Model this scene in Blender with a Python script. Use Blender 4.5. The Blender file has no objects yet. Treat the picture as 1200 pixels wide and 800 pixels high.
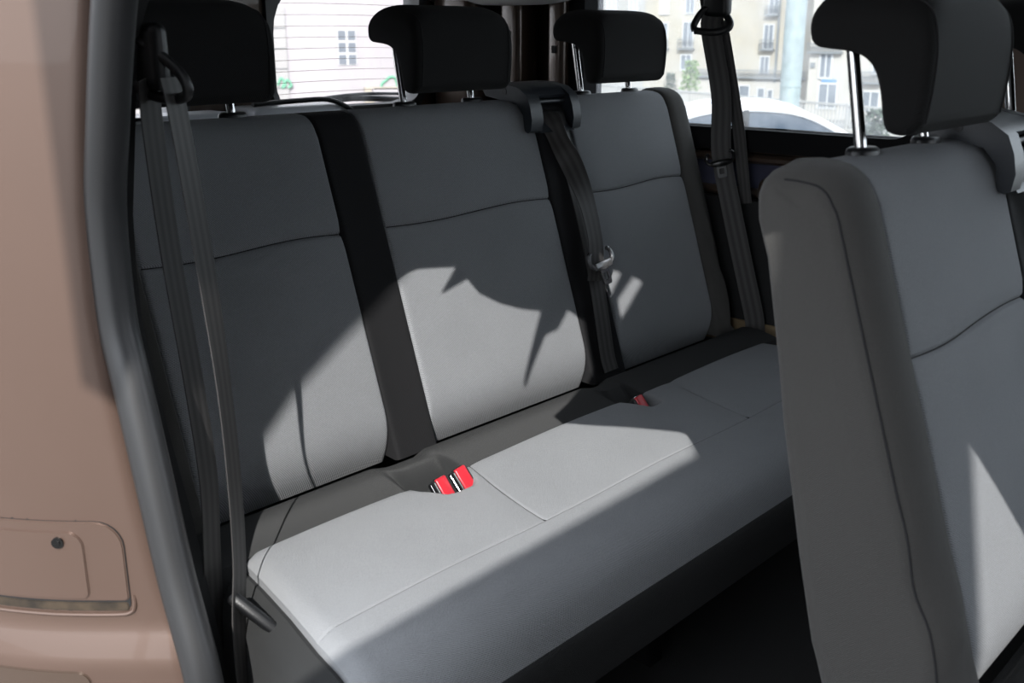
import bpy, bmesh, math, random
from mathutils import Vector, Matrix
from mathutils.geometry import tessellate_polygon
random.seed(7)
D = bpy.data
S = bpy.context.scene
COL = S.collection
PI = math.pi

# ------------------------------------------------------------------ materials
def mat(name, col, rough=.6, metal=0., spec=.5, noise=None, bump=None, coat=0., sheen=0., var=0.):
    """Principled material; noise=(scale, amount) varies the colour, bump=(scale, strength)."""
    m = D.materials.new(name); m.use_nodes = True
    nt = m.node_tree; N = nt.nodes; L = nt.links
    b = N['Principled BSDF']
    b.inputs['Base Color'].default_value = (*col, 1)
    b.inputs['Roughness'].default_value = rough
    b.inputs['Metallic'].default_value = metal
    b.inputs['Specular IOR Level'].default_value = spec
    b.inputs['Coat Weight'].default_value = coat
    b.inputs['Sheen Weight'].default_value = sheen
    tc = N.new('ShaderNodeTexCoord')
    if noise:
        n = N.new('ShaderNodeTexNoise'); n.inputs['Scale'].default_value = noise[0]
        n.inputs['Detail'].default_value = 3
        L.new(tc.outputs['Object'], n.inputs['Vector'])
        r = N.new('ShaderNodeMapRange')
        r.inputs['From Min'].default_value = .3; r.inputs['From Max'].default_value = .7
        r.inputs['To Min'].default_value = 1 - noise[1]; r.inputs['To Max'].default_value = 1 + noise[1]
        L.new(n.outputs['Fac'], r.inputs['Value'])
        mx = N.new('ShaderNodeVectorMath'); mx.operation = 'SCALE'
        mx.inputs[0].default_value = col
        L.new(r.outputs['Result'], mx.inputs['Scale'])
        L.new(mx.outputs['Vector'], b.inputs['Base Color'])
    if bump:
        n = N.new('ShaderNodeTexNoise'); n.inputs['Scale'].default_value = bump[0]
        n.inputs['Detail'].default_value = 2
        L.new(tc.outputs['Object'], n.inputs['Vector'])
        bp = N.new('ShaderNodeBump'); bp.inputs['Strength'].default_value = bump[1]
        bp.inputs['Distance'].default_value = .002
        L.new(n.outputs['Fac'], bp.inputs['Height'])
        L.new(bp.outputs['Normal'], b.inputs['Normal'])
    return m

def twill(name, col, k=170., amt=.3, strength=.7, rough=.85, sheen=.05):
    """Woven cloth: fine diagonal ribs broken up by noise, as colour and as bump."""
    m = mat(name, col, rough, sheen=sheen, spec=.25)
    nt = m.node_tree; N = nt.nodes; L = nt.links; b = N['Principled BSDF']
    tc = N.new('ShaderNodeTexCoord')
    w = N.new('ShaderNodeTexWave'); w.bands_direction = 'DIAGONAL'
    w.inputs['Scale'].default_value = k; w.inputs['Distortion'].default_value = .25
    w.inputs['Detail'].default_value = 1; w.inputs['Detail Scale'].default_value = 3
    n = N.new('ShaderNodeTexNoise'); n.inputs['Scale'].default_value = 420; n.inputs['Detail'].default_value = 1
    n2 = N.new('ShaderNodeTexNoise'); n2.inputs['Scale'].default_value = 9; n2.inputs['Detail'].default_value = 3
    for t in (w, n, n2): L.new(tc.outputs['Object'], t.inputs['Vector'])
    a = N.new('ShaderNodeMath'); a.operation = 'ADD'
    L.new(w.outputs['Fac'], a.inputs[0])
    h = N.new('ShaderNodeMath'); h.operation = 'MULTIPLY'; h.inputs[1].default_value = .5
    L.new(n.outputs['Fac'], h.inputs[0]); L.new(h.outputs[0], a.inputs[1])
    r = N.new('ShaderNodeMapRange'); r.inputs['From Min'].default_value = .15; r.inputs['From Max'].default_value = 1.35
    r.inputs['To Min'].default_value = 1 - amt; r.inputs['To Max'].default_value = 1 + amt
    L.new(a.outputs[0], r.inputs['Value'])
    r2 = N.new('ShaderNodeMapRange'); r2.inputs['To Min'].default_value = .93; r2.inputs['To Max'].default_value = 1.07
    L.new(n2.outputs['Fac'], r2.inputs['Value'])
    mu = N.new('ShaderNodeMath'); mu.operation = 'MULTIPLY'
    L.new(r.outputs['Result'], mu.inputs[0]); L.new(r2.outputs['Result'], mu.inputs[1])
    sc = N.new('ShaderNodeVectorMath'); sc.operation = 'SCALE'; sc.inputs[0].default_value = col
    L.new(mu.outputs[0], sc.inputs['Scale']); L.new(sc.outputs['Vector'], b.inputs['Base Color'])
    bp = N.new('ShaderNodeBump'); bp.inputs['Strength'].default_value = strength; bp.inputs['Distance'].default_value = .002
    L.new(a.outputs[0], bp.inputs['Height']); L.new(bp.outputs['Normal'], b.inputs['Normal'])
    return m

def webbing_mat(name, col):
    """Seat-belt webbing with lengthwise ribs (bands run along the UV u axis)."""
    m = mat(name, col, .55, spec=.4)
    nt = m.node_tree; N = nt.nodes; L = nt.links; b = N['Principled BSDF']
    uv = N.new('ShaderNodeUVMap'); sep = N.new('ShaderNodeSeparateXYZ')
    L.new(uv.outputs['UV'], sep.inputs[0])
    mu = N.new('ShaderNodeMath'); mu.operation = 'MULTIPLY'; mu.inputs[1].default_value = 2 * PI * 3
    L.new(sep.outputs['X'], mu.inputs[0])
    sn = N.new('ShaderNodeMath'); sn.operation = 'SINE'; L.new(mu.outputs[0], sn.inputs[0])
    r = N.new('ShaderNodeMapRange'); r.inputs['From Min'].default_value = -1
    r.inputs['To Min'].default_value = .6; r.inputs['To Max'].default_value = 1.25
    L.new(sn.outputs[0], r.inputs['Value'])
    sc = N.new('ShaderNodeVectorMath'); sc.operation = 'SCALE'; sc.inputs[0].default_value = col
    L.new(r.outputs['Result'], sc.inputs['Scale']); L.new(sc.outputs['Vector'], b.inputs['Base Color'])
    return m

def glass_mat(name, tint=(.93, .96, .96), dust=.03, lines=False):
    m = D.materials.new(name); m.use_nodes = True
    nt = m.node_tree; N = nt.nodes; L = nt.links
    N.remove(N['Principled BSDF']); out = N['Material Output']
    tr = N.new('ShaderNodeBsdfTransparent'); tr.inputs[0].default_value = (*tint, 1)
    gl = N.new('ShaderNodeBsdfGlossy'); gl.inputs['Roughness'].default_value = .02
    fr = N.new('ShaderNodeFresnel'); fr.inputs[0].default_value = 1.45
    m1 = N.new('ShaderNodeMixShader')
    fm = N.new('ShaderNodeMath'); fm.operation = 'MULTIPLY'; fm.inputs[1].default_value = .6
    L.new(fr.outputs[0], fm.inputs[0]); L.new(fm.outputs[0], m1.inputs[0])
    L.new(tr.outputs[0], m1.inputs[1]); L.new(gl.outputs[0], m1.inputs[2])
    df = N.new('ShaderNodeBsdfTranslucent'); df.inputs[0].default_value = (.9, .92, .95, 1)
    m2 = N.new('ShaderNodeMixShader'); L.new(m1.outputs[0], m2.inputs[1]); L.new(df.outputs[0], m2.inputs[2])
    tc = N.new('ShaderNodeTexCoord')
    n = N.new('ShaderNodeTexNoise'); n.inputs['Scale'].default_value = 14; n.inputs['Detail'].default_value = 8
    L.new(tc.outputs['Object'], n.inputs['Vector'])
    r = N.new('ShaderNodeMapRange'); r.inputs['From Min'].default_value = .3; r.inputs['From Max'].default_value = .8
    r.inputs['To Min'].default_value = 0; r.inputs['To Max'].default_value = dust * 2
    L.new(n.outputs['Fac'], r.inputs['Value']); L.new(r.outputs['Result'], m2.inputs[0])
    last = m2
    if lines:   # heater wires across the pane
        sep = N.new('ShaderNodeSeparateXYZ'); L.new(tc.outputs['Object'], sep.inputs[0])
        x2 = N.new('ShaderNodeMath'); x2.operation = 'POWER'; x2.inputs[1].default_value = 2
        sx = N.new('ShaderNodeMath'); sx.operation = 'ADD'; sx.inputs[1].default_value = -1.86
        L.new(sep.outputs['X'], sx.inputs[0]); L.new(sx.outputs[0], x2.inputs[0])
        cz = N.new('ShaderNodeMath'); cz.operation = 'MULTIPLY_ADD'; cz.inputs[1].default_value = .05
        L.new(x2.outputs[0], cz.inputs[0]); L.new(sep.outputs['Z'], cz.inputs[2])
        md = N.new('ShaderNodeMath'); md.operation = 'PINGPONG'; md.inputs[1].default_value = .0145
        L.new(cz.outputs[0], md.inputs[0])
        lt = N.new('ShaderNodeMath'); lt.operation = 'LESS_THAN'; lt.inputs[1].default_value = .00042
        L.new(md.outputs[0], lt.inputs[0])
        ld = N.new('ShaderNodeBsdfDiffuse'); ld.inputs[0].default_value = (.12, .06, .03, 1)
        m3 = N.new('ShaderNodeMixShader'); L.new(lt.outputs[0], m3.inputs[0])
        L.new(last.outputs[0], m3.inputs[1]); L.new(ld.outputs[0], m3.inputs[2]); last = m3
    L.new(last.outputs[0], out.inputs['Surface'])
    return m

M = {}
M['grey'] = twill('grey twill cloth', (.29, .30, .313))
M['greyback'] = twill('grey twill backrest cloth', (.258, .267, .28))  # the cushion cloth, its colour lowered to match dimmer light on the backrests
M['dark'] = twill('charcoal cloth', (.021, .022, .0225), k=230, amt=.3, strength=.5)
M['strip'] = twill('black strip cloth', (.011, .011, .012), k=230, amt=.3, strength=.4, sheen=0)
M['bolster'] = twill('charcoal side cloth', (.057, .055, .0515), k=230, amt=.22, strength=.35, sheen=.1)
M['hr'] = twill('black headrest cloth', (.0065, .0065, .0065), k=230, amt=.25, strength=.3, sheen=.02)
M['black'] = mat('black moulded plastic', (.008, .0085, .0095), .42, bump=(500, .12))
M['slate'] = mat('slate grey moulded plastic', (.02, .024, .03), .38, bump=(500, .1))
M['seam'] = mat('seam thread', (.012, .012, .013), .9)
M['stitch'] = mat('grey stitching', (.10, .10, .105), .9)
M['chrome'] = mat('chromed steel', (.75, .75, .75), .16, 1)
M['blacksteel'] = mat('black enamelled steel', (.02, .02, .02), .18, .6)
M['gunmetal'] = mat('grey coated steel', (.22, .22, .225), .25, .7)
M['red'] = mat('red plastic', (.50, .022, .035), .35)
M['web'] = webbing_mat('charcoal belt webbing', (.042, .040, .039))
M['body'] = mat('brown metallic car paint', (.118, .077, .060), .34, .35, noise=(3, .04), coat=.3)
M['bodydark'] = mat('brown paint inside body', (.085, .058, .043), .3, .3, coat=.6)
M['rubber'] = mat('black door rubber', (.014, .0145, .0155), .40, spec=.8)
M['gasket'] = mat('matt window gasket', (.012, .012, .013), .85, spec=.1)
M['trim'] = mat('dark grey wall trim', (.010, .0105, .011), .6, bump=(300, .15))
M['blue'] = mat('dark blue sound deadening', (.045, .047, .085), .6)
M['carpet'] = mat('black floor carpet', (.012, .012, .012), 1, noise=(500, .6), bump=(600, .8))
M['liner'] = mat('pale headliner cloth', (.88, .88, .86), .9, bump=(400, .1))
M['roofin'] = mat('grey roof lining', (.30, .30, .295), .9)
M['rust'] = mat('greasy rusty slot', (.035, .024, .014), .8, noise=(40, .6))
M['tan'] = mat('tan foam edge', (.22, .16, .09), .9)
M['pale'] = mat('pale grey painted ledge', (.78, .80, .84), .28)
M['asphalt'] = mat('street asphalt', (.16, .155, .15), .9, noise=(3, .2), bump=(60, .3))
M['glass'] = glass_mat('side glass', dust=.10)
M['rearglass'] = glass_mat('rear glass with wires', tint=(.97, .97, .97), dust=.03, lines=True)
M['wall_beige'] = mat('beige plaster', (.335, .305, .26), .9, noise=(.35, .06))
M['wall_light'] = mat('light plaster', (.38, .355, .325), .9, noise=(.3, .05))
M['wall_shaded'] = mat('shaded beige plaster', (.30, .29, .28), .9, noise=(.3, .06))  # shaded end of the facade, the shade put into its colour
M['wall_white'] = mat('whitewashed plaster', (.345, .322, .335), .9, noise=(.5, .05))
M['wall_cream'] = mat('cream plaster', (.39, .35, .29), .9, noise=(.8, .05))
M['frame_white'] = mat('white window frame', (.45, .45, .46), .6)
M['pane'] = mat('window pane', (.15, .165, .19), .3, spec=.3)
M['shutter'] = mat('closed pale shutter', (.36, .37, .39), .7)
M['iron'] = mat('balcony iron', (.16, .17, .18), .6)
M['fence'] = mat('grey painted railing', (.34, .335, .325), .6)
M['parapet'] = mat('stone parapet', (.33, .31, .285), .9, noise=(1.5, .1))
M['pole'] = mat('galvanised pole', (.28, .33, .34), .55, .2, noise=(5, .15))
M['leaf'] = mat('shrub leaves', (.13, .21, .06), .8, noise=(6, .4))
M['leafdark'] = mat('dark shrub leaves', (.04, .06, .04), .8, noise=(6, .4))
M['carwhite'] = mat('white car paint', (.62, .62, .64), .35, coat=.3)
M['carglass'] = mat('dark car glass', (.04, .055, .08), .15, spec=.2)
M['tyre'] = mat('tyre rubber', (.02, .02, .02), .8)
M['green'] = mat('green spray paint', (.12, .32, .21), .8)
M['stone'] = mat('pale stone blocks', (.31, .30, .295), .9)
M['sun_screen'] = mat('grey canvas', (.25, .26, .28), .9)  # canvas of the added sun blockers
M['darkstone'] = mat('dark stone wall', (.06, .058, .055), .95, noise=(4, .3), bump=(20, .5))
M['sign_blue'] = mat('blue sign face', (.08, .2, .42), .6)
M['red_sign'] = mat('orange round sign', (.7, .22, .12), .6)

# ------------------------------------------------------------------ mesh helpers
def obj(name, bm, m, parent=None, smooth=True, recalc=True, ang=40):
    if recalc: bmesh.ops.recalc_face_normals(bm, faces=bm.faces[:])
    me = D.meshes.new(name); bm.to_mesh(me); bm.free()
    ms = m if isinstance(m, (list, tuple)) else [m]
    for q in ms: me.materials.append(q)
    if smooth:
        me.shade_smooth()
        me.set_sharp_from_angle(angle=math.radians(ang))
    o = D.objects.new(name, me); COL.objects.link(o)
    if parent is not None: set_parent(o, parent)
    return o

def world(o):
    if o.parent is None: return o.matrix_basis.copy()
    return world(o.parent) @ o.matrix_parent_inverse @ o.matrix_basis

def set_parent(o, p):
    o.parent = p
    o.matrix_parent_inverse = world(p).inverted()

def tag(o, label=None, cat=None, group=None, kind=None):
    if label: o['label'] = label
    if cat: o['category'] = cat
    if group: o['group'] = group
    if kind: o['kind'] = kind
    return o

def empty(name, loc, label, cat, group=None):
    o = D.objects.new(name, None); COL.objects.link(o)
    o.location = loc; o.empty_display_size = .1
    return tag(o, label, cat, group)

def box(bm, lo, hi, bev=0., seg=2, rot=None, piv=None):
    lo = Vector(lo); hi = Vector(hi)
    r = bmesh.ops.create_cube(bm, size=1.)
    vs = r['verts']
    for v in vs:
        v.co = Vector([(lo[i] + hi[i]) / 2 + v.co[i] * (hi[i] - lo[i]) for i in range(3)])
    if bev > 0:
        es = list({e for v in vs for e in v.link_edges})
        rr = bmesh.ops.bevel(bm, geom=es, offset=bev, segments=seg, affect='EDGES', profile=.5)
        vs = list({v for f in rr['faces'] for v in f.verts} | {v for v in vs if v.is_valid})
    if rot is not None:
        piv = (lo + hi) / 2 if piv is None else Vector(piv)
        for v in vs: v.co = piv + rot @ (v.co - piv)
    return vs

def tube(bm, pts, r, n=12, flat=None, caps=True):
    """Sweep a circle (or an ellipse r=(a,b) with 'flat' as the direction of a) along pts."""
    pts = [Vector(p) for p in pts]
    ra, rb = (r, r) if not isinstance(r, tuple) else r
    rings = []; prev = None
    for i, p in enumerate(pts):
        t = (pts[min(i + 1, len(pts) - 1)] - pts[max(i - 1, 0)]).normalized()
        ref = Vector(flat) if flat is not None else (prev if prev is not None else
              (Vector((0, 0, 1)) if abs(t.z) < .9 else Vector((1, 0, 0))))
        u = (ref - t * ref.dot(t)).normalized(); v = t.cross(u); prev = u
        rings.append([bm.verts.new(p + u * ra * math.cos(a) + v * rb * math.sin(a))
                      for a in [2 * PI * k / n for k in range(n)]])
    for a, b in zip(rings, rings[1:]):
        for k in range(n):
            bm.faces.new((a[k], a[(k + 1) % n], b[(k + 1) % n], b[k]))
    if caps:
        bm.faces.new(rings[0]); bm.faces.new(rings[-1])

def smooth_path(pts, n=8):
    """Catmull-Rom through pts."""
    P = [Vector(p) for p in pts]; P = [P[0] * 2 - P[1]] + P + [P[-1] * 2 - P[-2]]
    out = []
    for i in range(1, len(P) - 2):
        for k in range(n):
            t = k / n
            a, b, c, d = P[i - 1:i + 3]
            out.append(.5 * ((2 * b) + (c - a) * t + (2 * a - 5 * b + 4 * c - d) * t * t + (3 * b - a - 3 * c + d) * t ** 3))
    out.append(P[-2])
    return out

def prism(bm, poly, axis, a, b):
    """Extrude a 2D polygon along axis 0/1/2 from a to b."""
    def mk(p, c):
        q = list(p); q.insert(axis, c); return bm.verts.new(q)
    A = [mk(p, a) for p in poly]; B = [mk(p, b) for p in poly]
    n = len(poly)
    f = [bm.faces.new(A), bm.faces.new(B)]
    for i in range(n): f.append(bm.faces.new((A[i], A[(i + 1) % n], B[(i + 1) % n], B[i])))
    return f

def plate_with_hole(bm, outer, hole, axis, a, b):
    """Slab whose outline is 'outer' with one opening 'hole' (2D loops), thickness a..b along axis."""
    holes = hole if isinstance(hole[0], list) else [list(hole)]
    loops = [list(outer)] + holes; flat = [p for l in loops for p in l]
    tris = tessellate_polygon([[Vector((p[0], p[1], 0)) for p in l] for l in loops])
    caps = []
    for c in (a, b):
        vs = []
        for p in flat:
            q = list(p); q.insert(axis, c); vs.append(bm.verts.new(q))
        for t in tris:
            if len(set(t)) == 3:
                try: bm.faces.new([vs[i] for i in t])
                except ValueError: pass
        caps.append(vs)
    base = 0
    for l in loops:
        n = len(l)
        for i in range(n):
            j = base + (i + 1) % n; i2 = base + i
            bm.faces.new((caps[0][i2], caps[0][j], caps[1][j], caps[1][i2]))
        base += n

def rrect(x0, z0, x1, z1, r, n=6):
    rs = r if isinstance(r, (list, tuple)) else [r] * 4     # corners: x0z0, x1z0, x1z1, x0z1
    out = []
    for (cx, cz, sx, sz, a0, q) in ((x0, z0, 1, 1, PI, rs[0]), (x1, z0, -1, 1, 1.5 * PI, rs[1]),
                                    (x1, z1, -1, -1, 0, rs[2]), (x0, z1, 1, -1, .5 * PI, rs[3])):
        for k in range(n + 1):
            a = a0 + .5 * PI * k / n
            out.append((cx + sx * q + q * math.cos(a), cz + sz * q + q * math.sin(a)))
    return out

def lerp_tab(tab, z):
    if z <= tab[0][0]: return tab[0][1]
    for (a, b), (c, d) in zip(tab, tab[1:]):
        if z <= c: return b + (d - b) * (z - a) / (c - a)
    return tab[-1][1]

def gauss(t): return math.exp(-t * t)

# ------------------------------------------------------------------ seat construction
SL = .33                                     # recline of the backrests (dy per dz)
def profile():
    """Side outline of a backrest, y measured from the plane through the cushion crease; closed loop."""
    P = []
    for z in [.945 + i * .011 for i in range(34)]: P.append((SL * (z - .96), z))
    for i in range(21): z = 1.3175 + i * .00125; P.append((SL * (z - .96), z))
    for i in range(1, 15): z = 1.3425 + i * .0105; P.append((SL * (z - .96), z))
    P += [(.180, 1.4985), (.1845, 1.507), (.190, 1.514), (.197, 1.520), (.206, 1.5245), (.217, 1.527), (.235, 1.5285), (.255, 1.527),
          (.270, 1.522), (.279, 1.512), (.284, 1.498), (.282, 1.47)]
    for z, y in ((1.43, .268), (1.38, .258), (1.32, .246), (1.25, .234), (1.18, .219), (1.10, .202), (1.0, .178), (.945, .162)):
        P.append((y, z))
    return P
PROF = profile()
def prof_normals(P):
    n = len(P); out = []
    for i in range(n):
        a = P[i - 1]; b = P[(i + 1) % n]
        t = Vector((b[0] - a[0], b[1] - a[1])).normalized()
        out.append(Vector((-t.y, t.x)))      # outward for this winding (front bottom -> top -> rear)
    return out
PN = prof_normals(PROF)

def pad_bm(x0, x1, y0, crown=.007, seam=True, roll=True, edge=.007, wrinkle=0):
    """One upholstered backrest panel: a closed cushion between x0 and x1."""
    bm = bmesh.new()
    w = x1 - x0
    xs = [0, .0015, .004, .007, .012, .02]
    k = max(3, int((w - .04) / .018))
    xs = xs + [.02 + (w - .04) * i / k for i in range(1, k)] + [w - q for q in reversed(xs)]
    rings = []
    for x in xs:
        d = min(x, w - x)
        ins = 0 if d >= edge else edge - math.sqrt(max(0, edge ** 2 - (edge - d) ** 2))
        u = 2 * x / w - 1
        cr = crown * (1 - u * u)
        ring = []
        for i_, ((y, z), nn) in enumerate(zip(PROF, PN)):
            if i_ == 0: nn = PN[1]
            front = nn.x < -.5
            q = -ins
            if front:
                fz = min(1, max(0, (z - .95) / .10)) * min(1, max(0, (1.52 - z) / .10))
                q += cr * fz
                if seam:
                    zs = 1.33 + .004 * math.sin(3 * u)
                    q -= .0045 * gauss((z - zs) / .0026) + .004 * gauss((z - zs) / .014) * (1 + wrinkle * gauss((u + .0) / .35))
                if roll and z < 1.035:
                    q -= .042 * ((1.035 - z) / .09) ** 2.2
            yy, zz = y + nn.x * q, z + nn.y * q
            ring.append(bm.verts.new((x0 + x, y0 + yy, zz)))
        rings.append(ring)
    n = len(PROF)
    for a, b in zip(rings, rings[1:]):
        for i in range(n):
            bm.faces.new((a[i], a[(i + 1) % n], b[(i + 1) % n], b[i]))
    bm.faces.new(rings[0]); bm.faces.new(rings[-1])
    return bm

def medial(z):
    """Middle line of the side outline (y, z)."""
    zz = min(z, 1.482)
    yf = SL * (zz - .96)
    yr = lerp_tab([(.945, .162), (1.0, .178), (1.10, .202), (1.18, .219), (1.25, .234), (1.32, .246), (1.38, .258), (1.43, .268), (1.47, .282), (1.5, .284)], zz)
    return .5 * (yf + yr), zz

def bolster_bm(xe, side, y0, w=.075, r=.05, bulge=.006):
    """Padded side of a backrest: starts at the pad edge xe, rounds over to a flat side panel."""
    bm = bmesh.new(); rings = []
    base = w - r
    steps = [(0, .004), (.002, .001), (.006, -bulge * .5), (base * .5, -bulge)] + \
            [(base + r * math.sin(a), r * .62 * (1 - math.cos(a)) - bulge * math.cos(a)) for a in [PI / 2 * i / 12 for i in range(13)]] + \
            [(w + .0015, r * .62 + .008), (w + .003, r * .62 + .02)]
    for dx, ins in steps:
        ring = []
        for (y, z), nn in zip(PROF, PN):
            ym, zm = medial(z)
            d = Vector((ym - y, zm - z)); L_ = max(d.length, 1e-5); d /= L_
            q = ins
            if nn.x > .5: q = max(0, ins) * .55
            if z < .99 and nn.x < -.5: q += .012 * ((.99 - z) / .045) ** 2
            # slack folds in the cover low on the side
            if nn.x < -.3 and z < 1.22:
                f = min(1, (1.22 - z) / .12) * min(1, dx / .02)
                q -= f * (.0035 * math.sin(z * 47 + dx * 40) + .003 * gauss((z - 1.03 - dx * .6) / .018))
            q = min(q, L_ * .88)
            ring.append(bm.verts.new((xe + side * dx, y0 + y + d.x * q, z + d.y * q)))
        rings.append(ring)
    n = len(PROF)
    for a, b in zip(rings, rings[1:]):
        for i in range(n):
            bm.faces.new((a[i], a[(i + 1) % n], b[(i + 1) % n], b[i]))
    bm.faces.new(rings[0])
    bm.faces.new(rings[-1])
    return bm

def bolster_seam(xe, side, y0, w=.075, r=.05, bulge=.006):
    """Piped seam where the front band of a bolster meets its side panel."""
    a_ = math.radians(62); dx = w - r + r * math.sin(a_); ins = r * .62 * (1 - math.cos(a_)) - bulge * math.cos(a_)
    pts = []
    for (y, z), nn in zip(PROF, PN):
        if nn.x > .2 or z < .965: 
            if pts: break
            continue
        ym, zm = medial(z); d = Vector((ym - y, zm - z)); L_ = d.length; d /= L_
        q = ins
        if z < .99 and nn.x < -.5: q += .012 * ((.99 - z) / .045) ** 2
        if z < 1.22 and nn.x < -.3: q -= min(1, (1.22 - z) / .12) * (.0035 * math.sin(z * 47 + dx * 40) + .003 * gauss((z - 1.03 - dx * .6) / .018))
        pts.append((xe + side * dx, y0 + y + d.x * q, z + d.y * q))
    bm = bmesh.new(); tube(bm, pts, .0013, 6)
    return bm

def headrest(parent, xc, y0, half=.130, dz=0., lab=None):
    """Hook-shaped headrest: thick front block, top arm reaching back over its two posts."""
    # outline in (y, z) from the front bottom edge
    yb = y0 + .166; zb = 1.556 + dz
    pts = [(0.000, .012), (-.004, .05), (-.004, .095), (.002, .128), (.014, .145), (.035, .153), (.075, .157), (.106, .156), (.126, .151),
           (.137, .139), (.1395, .122), (.136, .106), (.127, .097), (.112, .094), (.095, .092), (.077, .087), (.064, .076), (.056, .060), (.050, .04), (.045, .015), (.040, .003), (.028, -.002), (.012, .000)]
    sp = smooth_path([Vector((p[0], p[1], 0)) for p in pts + [pts[0]]], 4)[:-1]
    P = [(v.x, v.y) for v in sp]
    n = len(P); N = []
    for i in range(n):
        a, b = P[i - 2], P[(i + 2) % n]
        t = Vector((b[0] - a[0], b[1] - a[1])).normalized(); N.append(Vector((-t.y, t.x)))
    bm = bmesh.new(); rings = []
    r = .012; R = .05; Z1 = .157; Zm = .055
    xs = [0, .0015, .004, .008, .013, .02, .03, .042, .055, .075]
    xs = xs + [.10 + (2 * half - .2) * i / 4 for i in range(5)] + [2 * half - q for q in reversed(xs)]
    for x in xs:
        d = min(x, 2 * half - x)
        ins = 0 if d >= r else r - math.sqrt(max(0, r * r - (r - d) ** 2))
        cut = 0 if d >= R else R - math.sqrt(max(0, R * R - (R - d) ** 2))
        cut = max(0, cut - ins)
        ring = []
        for (y, z), nn in zip(P, N):
            q = -ins
            yy, zz = y + nn.x * q, z + nn.y * q
            if zz > Zm: zz = Zm + (zz - Zm) * (Z1 - Zm - cut * .75) / (Z1 - Zm)
            ring.append(bm.verts.new((xc - half + x, yb + yy, zb + zz)))
        rings.append(ring)
    for a, b in zip(rings, rings[1:]):
        for i in range(n): bm.faces.new((a[i], a[(i + 1) % n], b[(i + 1) % n], b[i]))
    bm.faces.new(rings[0]); bm.faces.new(rings[-1])
    h = obj('headrest', bm, M['hr'], parent)
    # stitched seams round the front face
    for s in (-1, 1):
        bm = bmesh.new()
        q = [(xc + s * (half - .0150), yb + y + N[i].x * .0004, zb + (z if z < Zm else Zm + (z - Zm) * (Z1 - Zm - .0107) / (Z1 - Zm))) for i, (y, z) in enumerate(P) if (N[i].x < .1 and z > .004 and y < .05)]
        if len(q) > 3: tube(bm, q, .0011, 6)
        obj('headrest_seam', bm, M['seam'], h)
    for s in (-1, 1):
        px = xc + s * .0915
        bm = bmesh.new()
        tube(bm, [(px, y0 + .243, 1.515), (px, y0 + .270, zb + .105)], .0072, 16)
        p_ = obj('post', bm, M['chrome'], h)
        bm = bmesh.new()
        # oval collar on the backrest
        rings = []
        for zz, sc in ((1.520, 1.0), (1.531, 1.0), (1.5345, .93), (1.536, .8)):
            rings.append([bm.verts.new((px + .026 * sc * math.cos(a), y0 + .2435 + .017 * sc * math.sin(a), zz)) for a in [2 * PI * k / 20 for k in range(20)]])
        for a, b in zip(rings, rings[1:]):
            for k in range(20): bm.faces.new((a[k], a[(k + 1) % 20], b[(k + 1) % 20], b[k]))
        bm.faces.new(rings[0]); bm.faces.new(rings[-1])
        obj('post_guide', bm, M['black'], parent)
    return h

def belt_outlet(parent, xc, y0):
    """Moulded hood on the backrest top that the middle belt comes out of."""
    bm = bmesh.new()
    a, b = xc - .088, xc + .072
    # side cheek outline in (y, z)
    ch = [(.150, 1.468), (.158, 1.464), (.168, 1.468), (.172, 1.50), (.19, 1.52), (.28, 1.535), (.29, 1.55), (.272, 1.562), (.225, 1.561), (.185, 1.553),
          (.162, 1.538), (.152, 1.515), (.147, 1.49)]
    def cheek(x0, x1):
        f = prism(bm, [(y0 + p[0], p[1]) for p in ch], 0, x0, x1)
    cheek(a, a + .036); cheek(b - .026, b)
    top = [(.172, 1.538), (.178, 1.531), (.28, 1.535), (.285, 1.556), (.272, 1.5615), (.225, 1.5605), (.185, 1.5525)]
    prism(bm, [(y0 + p[0], p[1]) for p in top], 0, a + .03, b - .02)
    # small cross bar inside the mouth and the back of the mouth
    tube(bm, [(a + .03, y0 + .176, 1.524), (b - .02, y0 + .176, 1.524)], .005, 10)
    prism(bm, [(y0 + p[0], p[1]) for p in [(.186, 1.475), (.245, 1.475), (.245, 1.54), (.222, 1.54)]], 0, a + .03, b - .02)
    prism(bm, [(y0 + p[0], p[1]) for p in [(.150, 1.463), (.168, 1.462), (.19, 1.475), (.165, 1.480)]], 0, a + .03, b - .02)
    bmesh.ops.bevel(bm, geom=[e for e in bm.edges if e.calc_face_angle(0) > .6], offset=.003, segments=2, affect='EDGES')
    o = obj('belt_outlet', bm, M['slate'], parent)
    bm = bmesh.new()
    tube(bm, [(a - .001, y0 + .225, 1.545), (a + .002, y0 + .225, 1.545)], .0065, 16)
    obj('screw_plug', bm, M['black'], o)
    return o

def buckle(parent, x, y, z, dirv, wdir):
    d = Vector(dirv).normalized(); w = Vector(wdir); w = (w - d * w.dot(d)).normalized(); t = d.cross(w)
    R = Matrix((w, t, d)).transposed()
    def place(bm, lo, hi, bev):
        vs = box(bm, lo, hi, bev, 3)
        for v in vs: v.co = Vector((x, y, z)) + R @ v.co
    bm = bmesh.new(); place(bm, (-.0155, -.0105, -.07), (.0155, .0105, .0), .004)
    o = obj('buckle', bm, M['black'], parent)
    bm = bmesh.new(); place(bm, (-.0118, .004, -.042), (.0118, .0128, .0012), .0035)
    obj('release_button', bm, M['red'], o)
    bm = bmesh.new()
    pts = [Vector((x, y, z)) + R @ Vector(q) for q in ((-.0155, .0, -.05), (-.0155, .0, -.004), (-.012, -.0, .0016), (.012, -.0, .0016), (.0155, .0, -.004), (.0155, .0, -.05))]
    tube(bm, pts, .0006, 6)
    obj('buckle_rim', bm, M['chrome'], o)
    return o

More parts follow.
